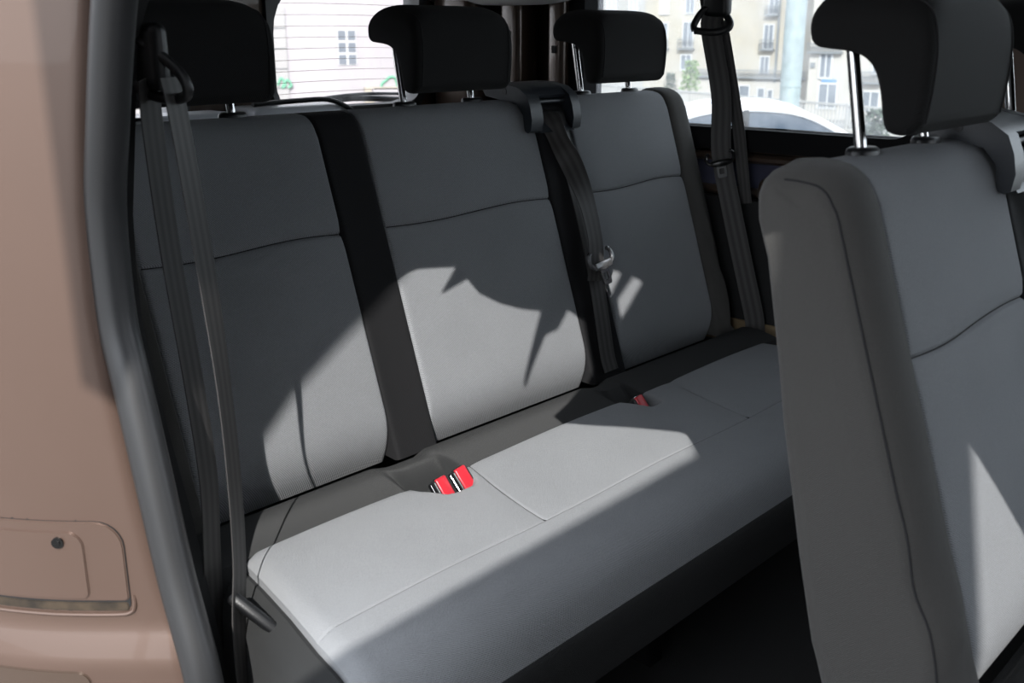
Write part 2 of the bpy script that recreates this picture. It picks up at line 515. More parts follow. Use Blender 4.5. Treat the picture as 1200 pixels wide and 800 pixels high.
def cushion(parent, xa, xb, y0, pits, seams, splitx=None, front_drop=0.):
    """Seat cushion: grey pad, charcoal strip behind it, charcoal front and ends. y0 = crease line."""
    def xl(y): return xa + .045 + .075 * max(0, min(1, (y - (y0 - .49)) / .36)) ** .9
    def xr(y): return xb - .045 - .03 * max(0, min(1, (y - (y0 - .49)) / .36))
    def g(x, y):
        s = 0
        for (px, py, rx, ry) in pits: s = max(s, math.exp(-(((x - px) / rx) ** 4 + ((y - py) / ry) ** 4)))
        return s
    def yrear(x):
        q = 0
        for (px, py, rx, ry) in pits: q = max(q, .056 * math.exp(-((x - px) / rx) ** 6))
        return y0 - .130 - q
    tab = [(-.515, .880), (-.508, .905), (-.498, .925), (-.482, .941), (-.46, .9505), (-.42, .9555), (-.36, .957), (-.28, .961), (-.18, .963), (-.13, .961), (0, .955)]
    def ztop(x, y):
        z = lerp_tab(tab, y - y0)
        z -= .0018 * gauss((y - (y0 - .36)) / .0022) + .0008 * gauss((y - (y0 - .36)) / .02)
        for sx in seams:
            ys = y - y0
            if -.36 < ys < -.10:
                cx = sx + .05 * max(0, (ys + .36) / .2) ** 1.5
                z -= .0026 * gauss((x - cx) / .0022) + .0015 * gauss((x - cx) / .02)
        z += .004 * math.sin((x - xa) / (xb - xa) * PI * 3) ** 2 * (1 if y - y0 > -.46 else 0)
        d = min(x - xl(y), xr(y) - x)
        if d < .03: z -= .012 * (1 - d / .03) ** 2
        return z
    # u samples, dense near pits and seams
    us = set()
    n0 = 90
    for i in range(n0 + 1): us.add(round(i / n0, 5))
    W = xb - xa
    for c in [p[0] for p in pits]:
        for k in range(-36, 37): us.add(round((c + k * .0025 - xa) / W, 5))
    for c in seams:
        for k in range(-12, 32): us.add(round((c + k * .002 - xa) / W, 5))
    for k in range(8): us.add(round(k * .004 / W, 5)); us.add(round(1 - k * .004 / W, 5))
    us = sorted(u for u in us if 0 <= u <= 1)
    ysm = [-.515, -.512, -.508, -.503, -.498, -.49, -.482, -.472, -.46, -.44, -.42, -.40, -.385, -.374] + [-.369 + .0015 * i for i in range(13)] + [-.345, -.335, -.32]
    seam_parts = []
    bm = bmesh.new(); rows = []
    nb = 22
    for j in range(len(ysm) + nb):
        row = []
        for u in us:
            x0_ = xa + .05 + (W - .1) * u
            yr = yrear(x0_)
            y = y0 + ysm[j] if j < len(ysm) else (y0 - .32) + (yr - (y0 - .32)) * ((j - len(ysm) + 1) / nb)
            x = xl(y) + (xr(y) - xl(y)) * u
            y = y if j < len(ysm) else (y0 - .32) + (yrear(x) - (y0 - .32)) * ((j - len(ysm) + 1) / nb)
            z = ztop(x, y)
            dd = yrear(x) - y
            pit = max([math.exp(-((x - p[0]) / (p[2] * 1.1)) ** 4) for p in pits] + [0])
            z -= pit * .012 * max(0, 1 - dd / .022) ** 2
            z -= .004 * max(0, 1 - dd / .008) ** 2
            row.append(bm.verts.new((x, y, z)))
        rows.append(row)
    for a, b in zip(rows, rows[1:]):
        for i in range(len(us) - 1): bm.faces.new((a[i], a[i + 1], b[i + 1], b[i]))
    for sx in seams:
        q = []
        for k in range(24):
            ys = -.36 + .225 * k / 23; x = sx + .05 * max(0, (ys + .36) / .2) ** 1.5
            if yrear(x) - (y0 + ys) > .004: q.append((x, y0 + ys, ztop(x, y0 + ys) - .0001))
        b2 = bmesh.new(); tube(b2, q, .0009, 6); seam_parts.append(('cushion_seam', b2))
    b2 = bmesh.new()
    tube(b2, [(xl(y0 - .36) + .005 + (xr(y0 - .36) - xl(y0 - .36) - .01) * k / 120, y0 - .36, ztop(xl(y0 - .36) + .005 + (xr(y0 - .36) - xl(y0 - .36) - .01) * k / 120, y0 - .36) - .0003) for k in range(121)], .0007, 6)
    seam_parts.append(('cushion_stitching', b2))
    # turn the cover down behind all four borders and close it below
    bound = [e for e in bm.edges if e.is_boundary]
    r = bmesh.ops.extrude_edge_only(bm, edges=bound)
    low = [v for v in r['geom'] if isinstance(v, bmesh.types.BMVert)]
    for v in low:
        v.co.z = v.co.z - .055 if v.co.y > y0 - .50 else v.co.z - .012
        if v.co.y < y0 - .50: v.co.y += .03
    bmesh.ops.contextual_create(bm, geom=[e for e in bm.edges if e.is_boundary])
    pad = obj('cushion_pad', bm, M['grey'], parent, ang=50)
    for nm, b2 in seam_parts: obj(nm, b2, M['seam' if nm == 'cushion_seam' else 'stitch'], pad)
    # charcoal strip between pad and backrest
    bm = bmesh.new(); rows = []
    vv = [0, .02, .05, .1, .16, .24, .32, .42, .52, .62, .72, .82, .92, 1.0, 1.15, 1.3]
    for v in vv:
        row = []
        for u in us:
            x = xa + .02 + (W - .04) * u
            yr = yrear(x); y = yr + (y0 + .005 - yr) * v + (.0 if v < 1 else 0)
            pit = max([math.exp(-((x - p[0]) / p[2]) ** 6) for p in pits] + [0])
            z = .957 + .012 * math.sin(PI * min(1, v)) - .02 * max(0, v - .8) - (.012 * max(0, v - 1))
            z -= .030 * max(0, min(1.3, v) - .74) / .26 * (1 if v > .74 else 0)
            z -= pit * .085 * min(1, max(0, 1 - v / .50) * 1.5)
            row.append(bm.verts.new((x, y - .003, z)))
        rows.append(row)
    for a, b in zip(rows, rows[1:]):
        for i in range(len(us) - 1): bm.faces.new((a[i], a[i + 1], b[i + 1], b[i]))
    r = bmesh.ops.extrude_edge_only(bm, edges=[e for e in bm.edges if e.is_boundary])
    for v in r['geom']:
        if isinstance(v, bmesh.types.BMVert): v.co.z = .86
    bmesh.ops.contextual_create(bm, geom=[e for e in bm.edges if e.is_boundary])
    obj('cushion_rear_strip', bm, M['dark'], parent, ang=50)
    # charcoal front and sides: a skirt lofted round the pad
    bm = bmesh.new()
    def loop(off, z, yf, k=0):
        L_ = []
        ysl = [y0 + q for q in (-.02, -.08, -.13, -.2, -.28, -.36, -.42, -.46, -.49)]
        for y in ysl: L_.append((xl(y) - off * (1 - .35 * max(0, (-.40 - (y - y0)) / .09)), y, z + (ztop(xl(y) + .001, y) - .96) * k))
        nfx = 40
        for i in range(nfx + 1):
            x = xl(y0 - .515) + (xr(y0 - .515) - xl(y0 - .515)) * i / nfx
            ed = min(i, nfx - i) / 2.0
            L_.append((x, yf + (.012 * max(0, 1 - ed) if off > .01 else 0), z if not k else .884))
        for y in reversed(ysl): L_.append((xr(y) + off * (1 - .35 * max(0, (-.40 - (y - y0)) / .09)), y, z + (ztop(xr(y) - .001, y) - .96) * k))
        return L_
    specs = [loop(-.004, .945, y0 - .507, 1), loop(.008, .952, y0 - .5155, 1), loop(.028, .938, y0 - .5175, 1), loop(.044, .912, y0 - .516, 1)]
    for i, L_ in enumerate(specs):           # the front band runs straight down
        zf = (.884, .879, .868, .845)[i]
        specs[i] = [(p[0], p[1], zf if 9 <= j < 9 + 41 else p[2]) for j, p in enumerate(L_)]
    specs.append([(p[0], p[1] + (.004 if 9 <= j < 50 else 0), .82) for j, p in enumerate(loop(.052, 0, y0 - .512))])
    specs.append([(p[0], p[1], .765) for j, p in enumerate(loop(.052, 0, y0 - .500))])
    specs.append([(p[0], p[1], .745) for j, p in enumerate(loop(.045, 0, y0 - .480))])
    rings = [[bm.verts.new(p) for p in L_] for L_ in specs]
    n = len(rings[0])
    for a, b in zip(rings, rings[1:]):
        for i in range(n - 1): bm.faces.new((a[i], a[i + 1], b[i + 1], b[i]))
        bm.faces.new((a[n - 1], a[0], b[0], b[n - 1]))
    bm.faces.new(rings[-1]); bm.faces.new(rings[0])
    obj('cushion_skirt', bm, M['dark'], parent, ang=50)
    # frame and feet under the cushion
    bm = bmesh.new()
    box(bm, (xa + .06, y0 - .42, .70), (xb - .06, y0 + .12, .747), .008)
    fr = obj('seat_frame', bm, M['blacksteel'], parent)
    for sx in (xa + .16, (xa + xb) / 2, xb - .16):
        bm = bmesh.new()
        prism(bm, [(y0 - .34, .7005), (y0 - .28, .7005), (y0 - .2, .62), (y0 - .02, .62), (y0 + .04, .7005), (y0 + .10, .7005), (y0 + .06, .551), (y0 - .36, .551)], 0, sx - .02, sx + .02)
        obj('leg', bm, M['blacksteel'], parent)
    return pad

def seam_mats(): pass

def make_bench(name, label, segs, y0, xa, xb, hr, outlet, pits, seams, buckles, bolster_w=(.075, .075)):
    root = empty(name, ((xa + xb) / 2, y0 - .2, .55), label, 'car seat')
    for kind, a, b in segs:
        if kind == 'pad':
            p_ = obj('backrest_pad', pad_bm(a, b, y0, wrinkle=.8), M['greyback'], root)
            bm = bmesh.new(); q = []
            for k in range(41):
                u = -1 + 2 * (.015 + .97 * k / 40); u = max(-.97, min(.97, u)); zs = 1.33 + .004 * math.sin(3 * u)
                dep = .007 * (1 - u * u) - .0045 - .004 * (1 + .8 * gauss(u / .35)) + .0004
                nx, nz = -1 / math.hypot(1, SL), SL / math.hypot(1, SL)
                q.append(((a + b) / 2 + u * (b - a) / 2, y0 + SL * (zs - .96) + nx * dep, zs + nz * dep))
            tube(bm, q, .0010, 6); obj('pad_seam', bm, M['seam'], p_)
        elif kind == 'strip': obj('backrest_strip', pad_bm(a, b, y0, crown=-.002, seam=False, roll=False, edge=.008), M['strip'], root)
    lo = min(a for k, a, b in segs); hi = max(b for k, a, b in segs)
    for xe, s, w in ((lo, -1, bolster_w[0]), (hi, 1, bolster_w[1])):
        o = obj('side_bolster', bolster_bm(xe, s, y0, w), M['bolster'], root, ang=60)
        obj('bolster_seam', bolster_seam(xe, s, y0, w), M['seam'], o)
    for x in hr: headrest(root, x, y0)
    belt_outlet(root, outlet, y0)
    cushion(root, xa, xb, y0, pits, seams)
    for (x, y, z, d, w) in buckles: buckle(root, x, y, z, d, w)
    return root

bench = make_bench('rear_bench_seat', 'grey and charcoal three-seat bench across the back, lit by a patch of sun',
    [('pad', .705, 1.08), ('strip', 1.08, 1.176), ('pad', 1.176, 1.630), ('strip', 1.630, 1.745), ('pad', 1.745, 2.122)],
    1.28, .565, 2.195, (.865, 1.427, 1.964), 1.683,
    [(1.050, 1.125, .050, .05), (1.585, 1.125, .034, .05)], (1.066, 1.66),
    [(1.028, 1.122, .972, (-.08, .60, .78), (-1, 0, 0)), (1.078, 1.128, .972, (-.12, .60, .78), (-1, .15, 0)), (1.575, 1.13, .965, (-.1, .6, .78), (-1, .1, 0))],
    (.062, .095))

front2 = make_bench('second_row_seat', 'nearer grey seat with charcoal side, in front of the right end of the bench',
    [('pad', 1.045, 1.42), ('strip', 1.42, 1.535), ('pad', 1.535, 1.91)],
    .272, .93, 2.03, (1.238, 1.75), 1.473, [(1.47, .115, .04, .05)], (1.48,), [(1.46, .12, .965, (-.1, .6, .78), (-1, .1, 0))], (.075, .09))

# ------------------------------------------------------------------ belts
def ribbon(name, pts, widths, parent, w=.047, th=.0014, n=6):
    """Webbing: pts = centre line, widths = direction of the width at each point."""
    P = smooth_path(pts, n); Wd = smooth_path([Vector(q).normalized() for q in widths], n)
    bm = bmesh.new(); uvl = bm.loops.layers.uv.new('UVMap')
    rows = []
    m = 4
    for i, p in enumerate(P):
        t = (P[min(i + 1, len(P) - 1)] - P[max(i - 1, 0)]).normalized()
        u = Wd[i]; u = (u - t * u.dot(t)).normalized(); nn = t.cross(u)
        row = []
        for s in (1, -1):
            for k in range(m + 1):
                f = (k / m - .5) * s
                row.append((bm.verts.new(p + u * f * w + nn * th * s * .5), f + .5))
        rows.append(row)
    q = len(rows[0])
    for i, (a, b) in enumerate(zip(rows, rows[1:])):
        for k in range(q):
            k2 = (k + 1) % q
            f = bm.faces.new((a[k][0], a[k2][0], b[k2][0], b[k][0]))
            for l, uu in zip(f.loops, (a[k][1], a[k2][1], b[k2][1], b[k][1])): l[uvl].uv = (uu, i / len(rows))
    bm.faces.new([v for v, _ in rows[0]]); bm.faces.new([v for v, _ in rows[-1]])
    return obj(name, bm, M['web'], parent, ang=50)

def frame_of(d, w):
    d = Vector(d).normalized(); w = Vector(w); w = (w - d * w.dot(d)).normalized()
    return Matrix((w, d.cross(w), d)).transposed()          # columns: width, normal, along

def tongue(parent, pos, along, width, blade='chrome', k=1.0):
    """Latch plate: plastic-covered crossbar with loops at both ends and a slotted metal blade."""
    R = frame_of(along, width) * k; pos = Vector(pos)
    def put(vs):
        for v in vs: v.co = pos + R @ v.co
    bm = bmesh.new()
    pts = [(-.030, 0, .012), (-.033, 0, .004), (-.030, 0, -.006), (-.018, 0, -.013), (0, 0, -.016), (.018, 0, -.013), (.030, 0, -.006), (.033, 0, .004), (.030, 0, .012), (.024, 0, .015)]
    ax, ay, az = R.col[0], R.col[1], R.col[2]
    tube(bm, [pos + R @ Vector(p) for p in smooth_path([(-.024, 0, .015)] + pts, 3)], (.0042 * k, .0042 * k), 8)
    put(box(bm, (-.024, -.006, -.017), (.024, .006, -.003), .004, 2))
    o = obj('latch_tongue', bm, M['gunmetal' if blade == 'chrome' else 'blacksteel'], parent)
    bm = bmesh.new()
    bo = [(-.012, -.012), (.012, -.012), (.0115, -.042), (.009, -.046), (-.009, -.046), (-.0115, -.042)]
    ho = [(-.0055, -.024), (.0055, -.024), (.0055, -.037), (-.0055, -.037)]
    plate_with_hole(bm, bo, ho, 1, -.0013, .0013)
    put(bm.verts)
    obj('latch_blade', bm, M[blade], o)
    return o

def nb(p, k=1.06): return (p[0] * k, p[1] * k, 1.66 - (1.66 - p[2]) * k)
# the belt hanging on the near pillar, left of the bench
b = empty('seat_belt', (.585, 1.05, .60), 'dark seat belt hanging in two runs beside the near door pillar', 'seat belt', 'seat belts')
ribbon('webbing', [nb(p) for p in [(.580, 1.085, 1.615), (.585, 1.097, 1.56), (.600, 1.112, 1.41), (.603, 1.092, 1.25), (.600, 1.073, 1.13), (.592, 1.068, 1.02), (.582, 1.06, .88), (.582, 1.055, .70)]],
       [(.85, .53, 0)] * 8, b)
ribbon('webbing', [nb(p) for p in [(.588, 1.055, 1.615), (.592, 1.050, 1.57), (.605, 1.045, 1.41), (.605, 1.027, 1.265), (.600, 1.013, 1.15), (.592, 1.003, 1.05), (.573, .985, .96), (.565, .972, .80), (.565, .965, .66)]],
       [(.84, .55, 0)] * 3 + [(.78, .625, 0)] * 4 + [(.6, .8, 0), (.3, .9, 0)], b)
bm = bmesh.new()
tube(bm, smooth_path([nb(p) for p in [(.574, 1.118, 1.64), (.574, 1.112, 1.612), (.582, 1.09, 1.596), (.594, 1.055, 1.592), (.597, 1.035, 1.60), (.592, 1.04, 1.62), (.582, 1.07, 1.642), (.576, 1.10, 1.655), (.574, 1.118, 1.64)]], 6), .0065, 10)
ring = obj('belt_guide', bm, M['black'], b)
bm = bmesh.new()
box(bm, nb((.5745, 1.058, 1.60)), nb((.595, 1.118, 1.672)), .011, 4)
obj('anchor_cover', bm, M['black'], b)
bm = bmesh.new()
R = frame_of((.45, -.62, -.62), (.3, .75, -.5))
vs = box(bm, (-.013, -.008, -.04), (.013, .008, .04), .006, 3)
for v in vs: v.co = Vector(nb((.590, .975, .985))) + R @ v.co
hold = obj('latch_tongue', bm, M['black'], b)
bm = bmesh.new()
vs = box(bm, (-.009, -.0012, .035), (.009, .0012, .068), .001, 1)
for v in vs: v.co = Vector(nb((.590, .975, .985))) + R @ v.co
obj('latch_blade', bm, M['chrome'], hold)

# middle belt on the bench backrest: comes out of the hood, twists, hangs down the charcoal strip
def bench_pt(x, z, off): return (x, 1.28 + SL * (z - .96) - off, z + off * .3)
b = empty('seat_belt', (1.68, 1.27, .97), 'dark seat belt out of the hood on the bench top, down its right charcoal strip', 'seat belt', 'seat belts')
ribbon('webbing', [(1.70, 1.475, 1.505), bench_pt(1.700, 1.490, .006), bench_pt(1.700, 1.43, .008), bench_pt(1.705, 1.37, .008), bench_pt(1.705, 1.28, .010), bench_pt(1.698, 1.19, .014), bench_pt(1.684, 1.08, .016), bench_pt(1.678, 1.0, .012), (1.678, 1.268, .967)],
       [(1, 0, 0)] * 9, b)
ribbon('webbing', [(1.672, 1.470, 1.508), bench_pt(1.664, 1.490, .010), bench_pt(1.672, 1.44, .018), bench_pt(1.690, 1.385, .024), bench_pt(1.702, 1.31, .030), bench_pt(1.697, 1.235, .034), bench_pt(1.684, 1.19, .034), bench_pt(1.676, 1.15, .024)],
       [(.9, .1, .1), (.8, -.5, .1), (.35, -.95, 0), (.75, -.65, .05), (1, -.1, .1), (1, .05, .1), (1, 0, .1), (1, 0, 0)], b)
tongue(b, bench_pt(1.690, 1.190, .042), (-.10, .33, .95), (1, .06, .18), k=1.2)

# belt on the far wall
b = empty('seat_belt', (2.19, 1.2, .91), 'dark seat belt hanging down the far wall in front of the side window', 'seat belt', 'seat belts')
ribbon('webbing', [(2.185, 1.385, 1.70), (2.18, 1.382, 1.665), (2.18, 1.345, 1.52), (2.18, 1.335, 1.385), (2.185, 1.30, 1.25), (2.203, 1.258, 1.08), (2.214, 1.235, .985), (2.216, 1.228, .935)],
       [(.5, -.8, 0)] * 8, b)
ribbon('webbing', [(2.205, 1.372, 1.69), (2.213, 1.352, 1.60), (2.220, 1.318, 1.45), (2.222, 1.296, 1.33), (2.224, 1.285, 1.262)],
       [(.25, -.97, 0)] * 5, b, w=.030)
ribbon('webbing', [(2.195, 1.385, 1.685), (2.195, 1.40, 1.74), (2.215, 1.43, 1.81), (2.222, 1.44, 1.846)], [(.5, -.8, 0)] * 4, b)
bm = bmesh.new()
tube(bm, smooth_path([(2.165, 1.418, 1.668), (2.168, 1.422, 1.684), (2.185, 1.405, 1.716), (2.20, 1.37, 1.712), (2.20, 1.345, 1.688), (2.192, 1.345, 1.672), (2.178, 1.375, 1.664), (2.165, 1.418, 1.668)], 6), .0085, 10)
vs = box(bm, (2.181, 1.345, 1.70), (2.213, 1.415, 1.765), .012, 4)
obj('belt_guide', bm, M['black'], b)
tongue(b, (2.172, 1.333, 1.372), (.0, .25, .97), (.5, -.85, .2), 'blacksteel')

# belt out of the hood of the second-row seat
b = empty('seat_belt', (1.47, .27, .98), 'seat belt out of the hood on the nearer seat top', 'seat belt', 'seat belts')
def s2(x, z, off): return (x, .272 + SL * (z - .96) - off, z + off * .3)
ribbon('webbing', [(1.47, .462, 1.51), s2(1.475, 1.49, .008), s2(1.49, 1.43, .012), s2(1.51, 1.33, .012), s2(1.515, 1.2, .012), s2(1.49, 1.05, .012), (1.48, .262, .97)], [(1, 0, .2)] * 7, b)

# ------------------------------------------------------------------ van shell
def st(name, bm, m, parent=None, **k):
    o = obj(name, bm, m, parent, **k)
    if parent is None: o['kind'] = 'structure'
    return o
bm = bmesh.new(); box(bm, (.47, -1.7, .45), (2.32, 2.42, .55)); st('floor', bm, M['carpet'], smooth=False)
bm = bmesh.new(); box(bm, (.50, -1.7, 2.45), (2.34, 2.42, 2.52), .01); st('ceiling', bm, [M['roofin']], smooth=False)

# near wall: inner pillar plate with the sliding-door opening, its header edge made up to shape the sun patches
REAR = [(1.023, 0.494), (1.0505, 0.659), (1.0824, 0.824), (1.0989, 0.8955), (1.1407, 1.0572), (1.177, 1.1551), (1.2045, 1.2442), (1.2199, 1.3102), (1.2199, 1.374), (1.2133, 1.4444), (1.1847, 1.5511), (1.1572, 1.6545), (1.12, 1.70), (.955, 1.712), (.896, 1.812), (.876, 1.839), (.794, 1.918), (.822, 1.831), (.769, 1.914), (.739, 1.904), (.69, 1.923), (.639, 1.955)]
TOP = [(.595, 1.99), (.633, 1.776), (.590, 1.93), (.559, 1.973), (.531, 2.055), (.48, 2.07), (.455, 1.96), (.517, 1.785), (.55, 1.716), (.525, 1.703), (.46, 1.725), (.369, 1.765), (.259, 1.807), (.20, 1.815), (.10, 1.79), (-.03, 1.745),
       (-.14, 1.71), (-.27, 1.66), (-.36, 1.58), (-.40, 1.45), (-.40, 1.0), (-.36, .75), (-.29, .65)]
SUN_SLOTS = [[(.453, 2.259), (.425, 2.262), (.380, 2.291), (.409, 2.205), (.439, 2.177)], [(.349, 2.307), (.315, 2.323), (.385, 2.147), (.397, 2.197)]]  # slots added so that sun patches land beside the middle belt
hole = REAR + TOP
bm = bmesh.new()
plate_with_hole(bm, [(-1.7, .55), (2.42, .55), (2.42, 2.45), (-1.7, 2.45)], [hole] + SUN_SLOTS, 0, .597, .609)
wr = st('wall_right', bm, M['trim'], ang=30)
# brown jamb: an upright slab facing the camera, its inner edge running along the rubber seal
eX, eY = -.6808, .7325; oX, oY = .455, 1.0
UL = [(1.95, -.06), (1.78, -.05), (1.691, -.028), (1.573, -.010), (1.489, .000), (1.383, .003), (1.29, -.005), (1.202, -.015), (1.078, -.032), (.99, -.055), (.958, -.062), (.80, -.08), (.55, -.10)]
PK = 1.1
def jamb(u, z, n=0):
    n = n - 1.0 * max(0, u - .045) ** 2
    return (PK * (oX + eX * u - .7325 * n), PK * (oY + eY * u - .6808 * n), 1.66 - (1.66 - z) * PK)   # n = towards the camera
bm = bmesh.new()
def zs_list():
    out = [.55 + i * .02 for i in range(71)]
    return out
rows = []
us_ = [0, .004, .01] + [.02 + .015 * i for i in range(18)]
for z in zs_list():
    e = lerp_tab([(a, b_) for a, b_ in reversed(UL)], z)
    row = []
    for u in us_:
        n = -.006 * max(0, 1 - u / .012) ** 2
        n += 0
        n -= .014 * max(0, 1 - abs(z - .985) / .02) * 0
        n += .016 * (1 / (1 + math.exp((z - 1.003) / .004)))          # ledge below the cover
        row.append(bm.verts.new(jamb(e + u, z, n)))
    # round the corner to the outer skin
    pe = Vector(jamb(e + us_[-1], z, 0))
    for (dx, dy) in ((-.01, .02), (-.015, .05), (-.02, .3), (-.02, 1.15)):
        row.append(bm.verts.new((pe.x + dx, pe.y + dy, z)))
    rows.append(row)
for a, b_ in zip(rows, rows[1:]):
    for i in range(len(a) - 1): bm.faces.new((a[i], a[i + 1], b_[i + 1], b_[i]))
r = bmesh.ops.extrude_face_region(bm, geom=bm.faces[:])
for v in r['geom']:
    if isinstance(v, bmesh.types.BMVert): v.co += Vector((.03, .028, 0))
st('body_jamb', bm, M['body'], wr, ang=35)
# access cover set into the jamb
def jamb_poly(pts, n0, n1):
    """A plate on the jamb: outline in (u, z), sliced so that it follows the bend of the jamb."""
    bm = bmesh.new()
    A = [bm.verts.new((u, n0, z)) for u, z in pts]; B = [bm.verts.new((u, n1, z)) for u, z in pts]
    m_ = len(pts); bm.faces.new(A); bm.faces.new(B)
    for i in range(m_): bm.faces.new((A[i], A[(i + 1) % m_], B[(i + 1) % m_], B[i]))
    bmesh.ops.recalc_face_normals(bm, faces=bm.faces[:])
    es = [e for e in bm.edges if e.calc_face_angle(0) > 1.2]
    bmesh.ops.bevel(bm, geom=es, offset=min(.0015, abs(n1 - n0) * .2), segments=2, affect='EDGES')
    for k in range(1, 15):
        bmesh.ops.bisect_plane(bm, geom=bm.verts[:] + bm.edges[:] + bm.faces[:], plane_co=(.018 * k, 0, 0), plane_no=(1, 0, 0))
    for v in bm.verts: v.co = jamb(v.co.x, v.co.z, v.co.y)
    return bm
def rr(u0, z0, u1, z1, r): return rrect(u0, z0, u1, z1, r)
def lift(u): return .010 * math.sin(min(1, max(0, u / .3)) * PI)
bm = jamb_poly(rr(.0022, 1.040, .26, 1.1525, [.012, .03, .03, .032]), -.005, .0012)
gap = obj('cover_gap', bm, M['seam'], wr)
bm = jamb_poly(rr(.0042, 1.0545, .257, 1.1512, [.006, .026, .026, .031]), -.003, .0034)
cov = obj('access_cover', bm, M['body'], wr)
bm = jamb_poly(rr(.047, 1.058, .20, 1.140, [.008, .02, .02, .018]), .000, .0056)
obj('cover_inset', bm, M['body'], cov)
bm = bmesh.new()
tube(bm, [jamb(.074, 1.128, .004), jamb(.074, 1.128, .0082)], .0072, 18)
tube(bm, [jamb(.074, 1.128, .0082), jamb(.074, 1.128, .0092)], .0035, 12)
obj('screw', bm, M['blacksteel'], cov)
bm = jamb_poly(rr(.006, 1.0415, .26, 1.052, .003), -.002, .0022)
obj('rail_slot', bm, M['rust'], wr)
bm = bmesh.new()
tube(bm, smooth_path([jamb(.26, 1.036, .001), jamb(.20, 1.036, .001), jamb(.16, 1.036, .001), jamb(.12, 1.036, .001), jamb(.08, 1.036, .001), jamb(.02, 1.0365, .001), jamb(.004, 1.040, .001), jamb(.000, 1.048, .0005), jamb(.0005, 1.06, -.001)], 5), .0028, 8)
obj('slot_lip', bm, M['body'], wr)
bm = jamb_poly(rr(.052, .86, .26, .972, .016), .006, .0180)
obj('striker_pocket', bm, M['bodydark'], wr)
# rubber seal round the opening
SEAL = [(1.0175, 0.494), (0.9955, 0.714), (0.9768, 0.846), (0.9845, 0.9329), (1.0219, 1.044), (1.0527, 1.165), (1.0802, 1.275), (1.0989, 1.352), (1.0967, 1.4697), (1.0703, 1.5643), (1.0252, 1.693), (.985, 1.765), (.925, 1.87), (.85, 1.98), (.75, 2.10), (.60, 2.20)]
bm = bmesh.new()
tube(bm, smooth_path([(.519, y, z) for y, z in SEAL], 6), (.0225, .019), 20, flat=(-.68, .73, 0))
st('trim_1', bm, M['rubber'])
bm = bmesh.new()   # dark closing strip behind the seal
tube(bm, smooth_path([(.543, y + .040, z) for y, z in SEAL], 6), (.012, .03), 12, flat=(1, 0, 0))
st('trim_2', bm, M['black'])
# far wall with the side window
bm = bmesh.new()
W1 = rrect(.875, 1.437, 1.835, 1.85, [.07, .05, .05, .07])
W3 = rrect(-1.62, 1.29, .66, 2.38, .06)
plate_with_hole(bm, [(.75, 1.27), (2.42, 1.27), (2.42, 2.45), (.75, 2.45)], W1, 0, 2.29, 2.33)
wl = st('wall_left', bm, M['bodydark'], ang=30)
bm = bmesh.new(); plate_with_hole(bm, [(-1.7, 1.27), (.75, 1.27), (.75, 2.45), (-1.7, 2.45)], W3, 0, 2.29, 2.33)
obj('wall_panel', bm, M['bodydark'], wl, ang=30)
bm = bmesh.new(); box(bm, (2.30, -1.7, .45), (2.33, 2.42, 1.27)); obj('outer_panel', bm, M['bodydark'], wl)
bm = bmesh.new(); box(bm, (2.245, .0, .55), (2.28, 2.3, 1.268), .006); obj('trim_panel', bm, M['trim'], wl)
bm = bmesh.new(); box(bm, (2.2305, 1.0, .90), (2.244, 1.6, .965), .006); obj('foam_edge', bm, M['tan'], wl)
bm = bmesh.new()
plate_with_hole(bm, rrect(.83, 1.385, 1.88, 1.895, [.09, .06, .06, .09]), rrect(.885, 1.437, 1.825, 1.84, [.07, .05, .05, .07]), 0, 2.25, 2.33)
wf = st('window_1', bm, M['gasket'], ang=30)
bm = bmesh.new(); box(bm, (2.305, .86, 1.42), (2.309, 1.85, 1.865)); obj('pane', bm, M['glass'], wf)
bm = bmesh.new(); box(bm, (2.305, -1.64, 1.275), (2.309, .68, 2.40)); w3 = st('window_3', bm, M['glass'])
bm = bmesh.new(); tube(bm, [(2.27, .8, 1.366), (2.27, 1.9, 1.366)], (.012, .014), 10, flat=(0, 0, 1)); obj('body_rail', bm, M['bodydark'], wl)
bm = bmesh.new(); tube(bm, [(2.275, .8, 1.282), (2.275, 1.9, 1.282)], (.012, .012), 10, flat=(0, 0, 1)); obj('body_rail', bm, M['bodydark'], wl)
bm = bmesh.new(); box(bm, (2.283, .8, 1.275), (2.289, 1.9, 1.372)); obj('deadening_sheet', bm, M['blue'], wl)
bm = bmesh.new(); tube(bm, smooth_path([(2.268, 1.27, 1.275), (2.262, 1.26, 1.31), (2.262, 1.23, 1.318), (2.265, 1.205, 1.30), (2.27, 1.20, 1.275)], 5), .010, 10); obj('body_bracket', bm, M['bodydark'], wl)
# D-pillar ribs and their holes
bm = bmesh.new()
box(bm, (2.225, 1.88, 1.27), (2.289, 1.94, 1.90), .015, 3); box(bm, (2.20, 2.02, 1.27), (2.289, 2.10, 1.90), .018, 3)
box(bm, (2.15, 2.16, 1.27), (2.289, 2.33, 1.90), .03, 3)
pil = obj('pillar_rib', bm, M['bodydark'], wl)
bm = bmesh.new()
for (y, z) in ((2.06, 1.66), (2.06, 1.57), (1.91, 1.62)): box(bm, (2.196 if y > 2 else 2.222, y - .009, z - .010), (2.21 if y > 2 else 2.23, y + .009, z + .010), .002)
obj('rib_hole', bm, M['seam'], pil)
# headliner edge over the rear corner
bm = bmesh.new()
tube(bm, smooth_path([(2.2, 2.36, 1.795), (2.2, 2.25, 1.788), (2.2, 2.05, 1.783), (2.21, 1.88, 1.788), (2.22, 1.80, 1.83), (2.23, 1.74, 1.87)], 5), (.075, .046), 16, flat=(1, 0, 0))
l3 = st('trim_3', bm, M['liner'])
bm = bmesh.new(); box(bm, (2.14, 1.74, 1.80), (2.289, 2.335, 2.45), .02, 3); obj('liner_panel', bm, M['liner'], l3)
